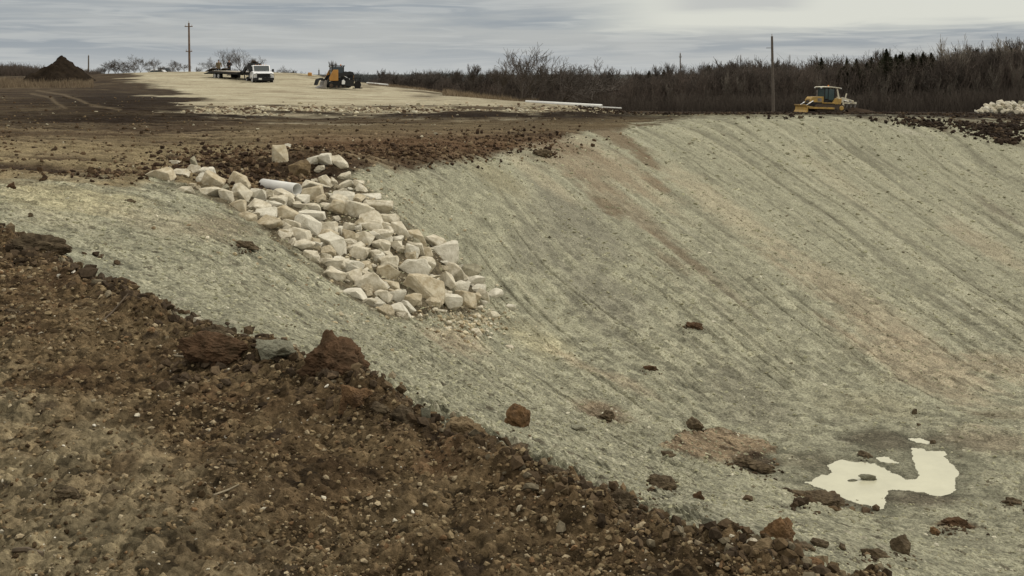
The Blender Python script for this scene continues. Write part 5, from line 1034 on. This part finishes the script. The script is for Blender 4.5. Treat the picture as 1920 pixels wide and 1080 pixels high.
# ---- crawler bulldozer (x forward)
def dozer():
    t = empty('bulldozer', (0, 0, 0))
    for s in (-1, 1):
        y0, y1 = sorted((s * .80, s * 1.28)); out = []
        n = 60; per = []
        for i in range(n):
            a = i / n
            L1 = 2.5; rr = .40; tot = 2 * L1 + 2 * math.pi * rr; d = a * tot
            if d < L1: p = (-L1 / 2 + d, .84)
            elif d < L1 + math.pi * rr: th = (d - L1) / rr; p = (L1 / 2 + rr * math.sin(th), .44 + rr * math.cos(th))
            elif d < 2 * L1 + math.pi * rr: p = (L1 / 2 - (d - L1 - math.pi * rr), .04)
            else: th = (d - 2 * L1 - math.pi * rr) / rr; p = (-L1 / 2 - rr * math.sin(th), .44 - rr * math.cos(th))
            per.append(p)
        tr_ = prim('track', [('p', per, y0, y1)] + [('b', (p[0], (y0 + y1) / 2, p[1]), (.05, .50, .10), math.atan2(p[0] - (L1 / 2 if p[0] > L1 / 2 else -L1 / 2 if p[0] < -L1 / 2 else p[0]), p[1] - .44)) for p in per[::2]], M['mudst'], t)
        prim('sprocket', [('t', [(-1.25, s * 1.28, .46), (-1.25, s * 1.34, .46)], [.26, .20], 16)], M['yel'], tr_)
        prim('idler', [('t', [(1.25, s * 1.28, .44), (1.25, s * 1.33, .44)], [.26, .22], 16)], M['mudst'], tr_)
        prim('track_frame', [('b', (0, s * 1.30, .46), (1.9, .06, .26))] + [('t', [(xx, s * 1.29, .28), (xx, s * 1.34, .28)], [.09, .09], 10) for xx in (-.8, -.4, 0, .4, .8)], M['mudst'], tr_)
        prim('push_arm', [('b', (1.1, s * 1.42, .42), (2.9, .12, .20))], M['yel'], t, .01)
    prim('hull', [('b', (0.1, 0, .82), (3.5, 1.55, .42))], M['black'], t)
    hd_ = prim('hood', [('p', [(.45, .95), (.45, 1.66), (1.75, 1.60), (1.98, 1.30), (2.02, .95)], -.62, .62)], M['yel'], t, .03)
    prim('side_grille', [('b', (.95, s * .628, 1.30), (.45, .02, .36)) for s in (-1, 1)], M['steel'], hd_)
    prim('radiator_grille', [('b', (1.98, 0, 1.18), (.03, .9, .36), R(-10))], M['black'], hd_)
    prim('exhaust', [('t', [(1.1, .3, 1.6), (1.1, .3, 2.2), (1.05, .3, 2.3)], [.06, .06, .05], 10)], M['steel'], t)
    for s in (-1, 1):
        prim('fender', [('p', [(.75, .92), (.75, 1.02), (-.55, 1.02), (-.62, .92)], s * .95 - .32, s * .95 + .32), ('p', [(-.55, .60), (-1.15, .62), (-1.35, 1.00), (-1.25, 1.42), (-.98, 1.52), (-.72, 1.50), (-.40, 1.0)], s * .80 - .2, s * .80 + .2)], M['yel'], t, .02)
    cb_ = prim('cab', [('b', (xx, s * .70, 1.90), (.07, .07, 1.55)) for xx in (.42, .02, -.70) for s in (-1, 1)] + [('b', (-.14, 0, 1.18), (1.2, 1.45, .28)), ('b', (-.14, 0, 2.62), (1.25, 1.5, .08))], M['black'], t)
    for s in (-1, 1):
        prim('door_glass', [('b', (-.34, s * .715, 1.78), (.62, .02, 1.45))], M['glassc'], cb_); prim('quarter_glass', [('b', (.22, s * .715, 1.98), (.30, .02, 1.1))], M['glassc'], cb_)
        prim('rear_post', [('p', [(-.92, 2.60), (-1.06, 2.60), (-1.34, 1.45), (-1.16, 1.45)], s * .68 - .06, s * .68 + .06)], M['cream'], t, .01)
    prim('front_glass', [('b', (.44, 0, 2.0), (.02, 1.3, 1.1))], M['glassc'], cb_); prim('rear_glass', [('b', (-.72, 0, 2.0), (.02, 1.3, 1.0))], M['glassc'], cb_)
    rf = prim('roof', [('p', [(.78, 2.66), (.74, 2.74), (-.2, 2.80), (-1.30, 2.70), (-1.36, 2.60), (-.2, 2.66)], -.85, .85)], M['cream'], t, .02)
    prim('work_light', [('b', (xx, s * .70, 2.62), (.12, .14, .13)) for xx in (.84, -1.42) for s in (-1, 1)], M['lens'], rf)
    prim('beacon', [('t', [(-.35, 0, 2.78), (-.35, 0, 2.93)], [.08, .06], 10)], M['amber'], rf)
    prim('hydraulic_tank', [('b', (-1.38, 0, 1.26), (.42, 1.3, .52))], M['yel'], t, .03)
    prim('blade', [('p', [(2.62, -.18), (2.86, -.10), (2.72, .15), (2.70, .42), (2.86, .70), (2.78, .72), (2.60, .44), (2.62, .14)], -1.35, 1.35)], M['yel'], t)
    prim('blade_edge', [('b', (2.74, 0, -.14), (.26, 2.7, .05))], M['steel'], t); prim('tilt_frame', [('b', (2.2, s * .7, .52), (.95, .14, .14), R(-6)) for s in (-1, 1)] + [('b', (2.45, 0, .55), (.2, 1.6, .14))], M['yel'], t)
    for s in (-1, 1): prim('lift_cylinder', [('t', [(1.7, s * .66, 1.15), (2.2, s * .68, .85)], [.07, .07], 10), ('t', [(2.2, s * .68, .85), (2.58, s * .70, .62)], [.035, .035], 8)], M['chrome'], t)
    rp_ = prim('ripper', [('b', (-1.72, 0, 1.30), (.28, 1.1, .44)), ('b', (-3.05, 0, 1.06), (.20, 2.0, .22))] + [('b', (-2.35, s * .5, 1.44), (1.45, .12, .13), R(-14)) for s in (-1, 1)] + [('b', (-2.2, s * .5, 1.02), (.9, .10, .10), R(-4)) for s in (-1, 1)], M['cream'], t, .01)
    for s in (-1, 1): prim('ripper_cylinder', [('t', [(-1.80, s * .28, 1.30), (-2.5, s * .28, 1.20)], [.075, .075], 10), ('t', [(-2.5, s * .28, 1.20), (-3.0, s * .28, 1.10)], [.04, .04], 8)], M['chrome'], rp_)
    for yy in (-.8, 0, .8): prim('shank', [('p', [(-3.0, 1.2), (-3.16, 1.2), (-3.2, .9), (-3.12, .62), (-2.98, .50), (-3.02, .9)], yy - .04, yy + .04)], M['steel'], rp_)
    prim('light_mast', [('b', (-2.72, -.5, 1.82), (.10, .10, .55), R(-14))], M['cream'], rp_)
    prim('stand_leg', [('p', [(-1.62, 1.0), (-1.80, 1.0), (-1.88, .10), (-1.58, .10)], yy - .06, yy + .06) for yy in (-.75, .75)], M['cream'], t)
    return t
dz = dozer(); dx, dy = (1546 - 960) / F * 117, 117.0
dz.location = (dx, dy, EYE - (209.5 - HY) / F * 117); dz.rotation_euler = (0, R(-2.0), R(180 + 12)); dz.scale = (1.03, 1.03, 1.0); tag(dz, 'yellow crawler bulldozer with cab and rear ripper working on the far rim', 'bulldozer')
# ---- orange tracked loader (x forward)
def loader():
    t = empty('skid_steer_loader', (0, 0, 0))
    for s in (-1, 1):
        per = [(-1.0, .10), (-1.18, .30), (-1.05, .62), (-.7, .78), (.65, .60), (.98, .40), (1.0, .22), (.82, .05), (-.85, .04)]
        tr_ = prim('track', [('p', per, s * .70 - .2, s * .70 + .2)], M['rubber'], t); prim('roller', [('t', [(xx, s * .9, zz), (xx, s * .95, zz)], [r, r * .8], 12) for xx, zz, r in ((-.95, .34, .22), (.80, .28, .18), (-.5, .18, .11), (-.1, .18, .11), (.3, .18, .11))], M['mudst'], tr_)
        am = prim('lift_arm', [('p', [(-1.35, 1.20), (-1.30, 1.52), (-.95, 1.60), (.85, 1.22), (1.30, .55), (1.16, .38), (.75, .95), (-.95, 1.25)], s * .86 - .06, s * .86 + .06)], M['black'], t, .01)
        prim('arm_cylinder', [('t', [(-.95, s * .80, .85), (-.2, s * .80, 1.30)], [.05, .05], 8)], M['chrome'], am)
    prim('body', [('b', (-.35, 0, .70), (1.9, 1.0, .62)), ('b', (-.95, 0, 1.15), (.85, 1.15, .52))], M['black'], t, .03); prim('engine_door', [('b', (-1.40, 0, .95), (.06, 1.1, .72))], M['orange'], t, .02)
    for s in (-1, 1): prim('side_panel', [('p', [(.15, .72), (.15, 1.75), (.62, 1.75), (1.0, 1.0), (.95, .72)], s * .93 - .05, s * .93 + .03)], M['orange'], t, .02)
    cb_ = prim('cab', [('b', (xx, s * .50, 1.55), (.08, .08, 1.1)) for xx in (.62, -.45) for s in (-1, 1)] + [('b', (.08, 0, 2.10), (1.30, 1.15, .09)), ('b', (-.47, 0, 1.5), (.06, 1.0, .8))], M['black'], t)
    prim('side_glass', [('b', (.08, s * .515, 1.62), (1.0, .02, .80)) for s in (-1, 1)], M['glass'], cb_); prim('front_glass', [('b', (.64, 0, 1.62), (.02, .9, .80))], M['glass'], cb_)
    prim('beacon', [('t', [(-.3, 0, 2.14), (-.3, 0, 2.26)], [.06, .05], 8)], M['amber'], cb_); prim('work_light', [('b', (.72, s * .42, 2.05), (.08, .16, .09)) for s in (-1, 1)], M['lens'], cb_)
    bk = prim('bucket', [('p', [(1.25, .15), (1.22, .72), (1.32, .80), (1.46, .62), (1.50, .30), (2.05, .06), (2.05, .02), (1.35, .03)], -.95, .95)], M['steel'], t)
    prim('grapple', [('p', [(1.30, .78), (1.55, 1.0), (1.95, .85), (2.12, .30), (2.02, .32), (1.86, .75), (1.55, .86), (1.36, .70)], yy - .05, yy + .05) for yy in (-.6, -.2, .2, .6)], M['black'], bk)
    return t
ld = loader(); lx, ly, lz = atd(633, 100)
ld.location = (lx, ly, EYE - (166 - HY) / F * 99); ld.rotation_euler = (0, 0, R(180 + 22)); tag(ld, 'orange and black tracked skid steer loader with grapple bucket on the pad', 'loader')
# frame-like attachment standing behind the loader
at_ = empty('brush_attachment', (lx + 1.45, ly - .6, EYE - (166.5 - HY) / F * 99), R(8), 'black steel attachment frame standing right of the orange loader', 'attachment')
prim('frame', [('b', (0, 0, .98), (1.7, .10, .10)), ('b', (.72, 0, .50), (.10, .10, 1.0)), ('b', (.30, 0, .50), (.08, .08, 1.0)), ('b', (-.2, 0, .55), (.75, .3, .62)), ('b', (.5, 0, .06), (.9, .5, .08))], M['black'], at_)
prim('hood_panel', [('p', [(-.95, .42), (-.92, .78), (-.78, .86), (-.62, .70), (-.66, .42)], -.26, -.22)], M['white'], at_); prim('wheel', [('t', [(.5, -.12, .36), (.5, .12, .36)], [.34, .34], 20)], M['rubber'], at_)
# ---- cars beyond the crest
def car(name, body, h=1.45, L_=4.4, lb='', kind='car'):
    t = empty(name, (0, 0, 0), 0, lb, kind)
    prim('body', [('p', [(-L_ / 2, .35), (-L_ / 2, .80), (-L_ / 2 + .15, .92), (-1.3, .98), (.95, .98), (L_ / 2 - .1, .80), (L_ / 2, .6), (L_ / 2, .35)], -.88, .88)], M[body], t, .05)
    prim('cabin', [('p', [(-1.6, .97), (-1.15, h - .03), (-.9, h), (.25, h), (.4, h - .03), (1.15, .97)], -.75, .75)], M[body], t, .05)
    prim('side_window', [('p', [(-1.35, 1.0), (-1.02, h - .1), (.25, h - .1), (.85, 1.0)], s * .755, s * .765) for s in (-1, 1)], M['glass'], t); prim('windshield', [('p', [(.42, h - .06), (.45, h - .06), (1.13, 1.0), (1.10, 1.0)], -.66, .66)], M['glass'], t)
    for xx in (-1.35, 1.35):
        for s in (-1, 1): wheel(t, xx, s * .80, .33, .33, .2, s)
    for s in (-1, 1): prim('headlight', [('b', (L_ / 2 - .03, s * .62, .68), (.08, .3, .14))], M['lens'], t); prim('taillight', [('b', (-L_ / 2 + .02, s * .66, .78), (.06, .22, .16))], M['redl'], t)
    return t
M['darkblue'] = paint('dark_paint', (.03, .035, .045))
c1 = car('parked_car', 'white', 1.45, 4.3, 'white car parked beyond the pad crest, only its roof showing'); yy = 146; c1.location = ((291 - 960) / F * yy, yy, EYE - (130.5 - HY) / F * yy - 1.45); c1.rotation_euler = (0, 0, R(185))
c2 = car('parked_car', 'darkblue', 1.6, 4.4, 'dark car parked next to the white car beyond the pad crest'); c2.location = ((308 - 960) / F * 148, 148, EYE - (127.5 - HY) / F * 148 - 1.6); c2.rotation_euler = (0, 0, R(170))
for c in (c1, c2): c.location.z = max(c.location.z, -99)
# orange drum at the pad edge
bx_, by_, bzz = atd(581, 124)
br_ = prim('traffic_drum', [('t', [(0, 0, 0), (0, 0, .1), (0, 0, .12), (0, 0, .95), (0, 0, 1.0)], [.34, .34, .28, .24, .2], 20)], M['orange']); br_.location = (bx_, by_, EYE - (152 - HY) / F * 124); tag(br_, 'small orange traffic drum at the far edge of the pad', 'drum')
# ------------------------------------------------------------------ people
M['tan_coat'] = mat('tan_coat', (.16, .125, .075), .95, var=.2); M['dark_coat'] = mat('dark_coat', (.025, .023, .023), .95, var=.2); M['jeans'] = mat('dark_trousers', (.03, .032, .038), .95, var=.2); M['skin'] = mat('skin', (.36, .20, .14), .6); M['hair'] = mat('dark_hair', (.02, .015, .012), .8)
def person(coat, lb, pose=0):
    t = empty('person', (0, 0, 0), 0, lb, 'person')
    V = [(0, 0, .95)]; E = []; Rr = [(.15, .12)]
    def add(par, p, r): V.append(p); E.append((par, len(V) - 1)); Rr.append(r if isinstance(r, tuple) else (r, r)); return len(V) - 1
    c = add(0, (0, -.01, 1.18), (.15, .11)); c = add(c, (0, 0, 1.38), (.17, .11)); nk = add(c, (0, -.01, 1.50), .06); hd1 = add(nk, (0, -.02, 1.60), (.07, .085)); add(hd1, (0, -.02, 1.70), (.075, .09))
    for s in (-1, 1):
        k = add(0, (s * .10, 0, .82), .095); k = add(k, (s * .12, -.03, .48), .062); k = add(k, (s * .13, .02, .10), .045); add(k, (s * .14, -.12, .04), .04)
        k = add(c, (s * .20, 0, 1.40), .062)
        if pose: el = (s * .30, -.02, 1.14); wr = (s * .26, -.20, .98)
        else: el = (s * .30, .04, 1.14); wr = (s * .20, -.18, 1.08)
        k = add(k, el, .046); k = add(k, wr, .030); pm = add(k, (wr[0], wr[1] - .07, wr[2] - .02), (.032, .018))
        for f in range(5):
            fx_ = (f - 2) * .017; b = add(pm, (wr[0] + fx_, wr[1] - .11 + abs(f - 2) * .008, wr[2] - .03), .009); add(b, (wr[0] + fx_ * 1.15, wr[1] - .15 + abs(f - 2) * .012, wr[2] - .055), .008)
    me = bpy.data.meshes.new('body'); me.from_pydata(V, E, []); o = bpy.data.objects.new('body', me); COL.objects.link(o); o.parent = t
    o.modifiers.new('skin', 'SKIN'); o.modifiers.new('sub', 'SUBSURF').levels = 1; o.modifiers['sub'].render_levels = 2
    for i, sv in enumerate(me.skin_vertices[0].data): sv.radius = Rr[i]; sv.use_root = i == 0
    me.materials.append(M['skin'])
    J = prim('jacket', [('t', [(0, 0, .80), (0, -.01, .95), (0, -.01, 1.20), (0, 0, 1.42), (0, 0, 1.50)], [.20, .20, .205, .21, .08], 16)] + [('t', [(s * .16, 0, 1.44), (s * .23, 0, 1.40), el_, wr_], [.07, .085, .068, .052], 12) for s in (-1, 1) for el_, wr_ in [(((s * .30, -.02, 1.14), (s * .26, -.19, .99)) if pose else ((s * .30, .04, 1.14), (s * .21, -.17, 1.09)))]], coat, t)
    prim('trousers', [('t', [(s * .09, 0, .92), (s * .11, 0, .80), (s * .12, -.03, .48), (s * .13, .02, .10)], [.12, .115, .082, .066], 12) for s in (-1, 1)], M['jeans'], t)
    prim('cap', [('t', [(0, -.01, 1.70), (0, -.01, 1.76), (0, 0, 1.80)], [.105, .095, .03], 14), ('b', (0, -.12, 1.71), (.14, .12, .015))], M['hair'], t)
    prim('boot', [('b', (s * .14, -.05, .045), (.10, .28, .09)) for s in (-1, 1)], M['black'], t, .02)
    return t
for px, feet, y, coat, lb, po_, rz in ((410, 144.5, 119, M['tan_coat'], 'person in a tan jacket and dark trousers standing behind the trailer', 1, .5), (429.5, 144.0, 119.6, M['dark_coat'], 'person dressed in black standing behind the middle of the trailer', 0, -.3)):
    x = (px - 960) / F * y; p = person(coat, lb, po_); p.location = (x, y, float(gz(x, y)[0])); p.rotation_euler = (0, 0, rz);
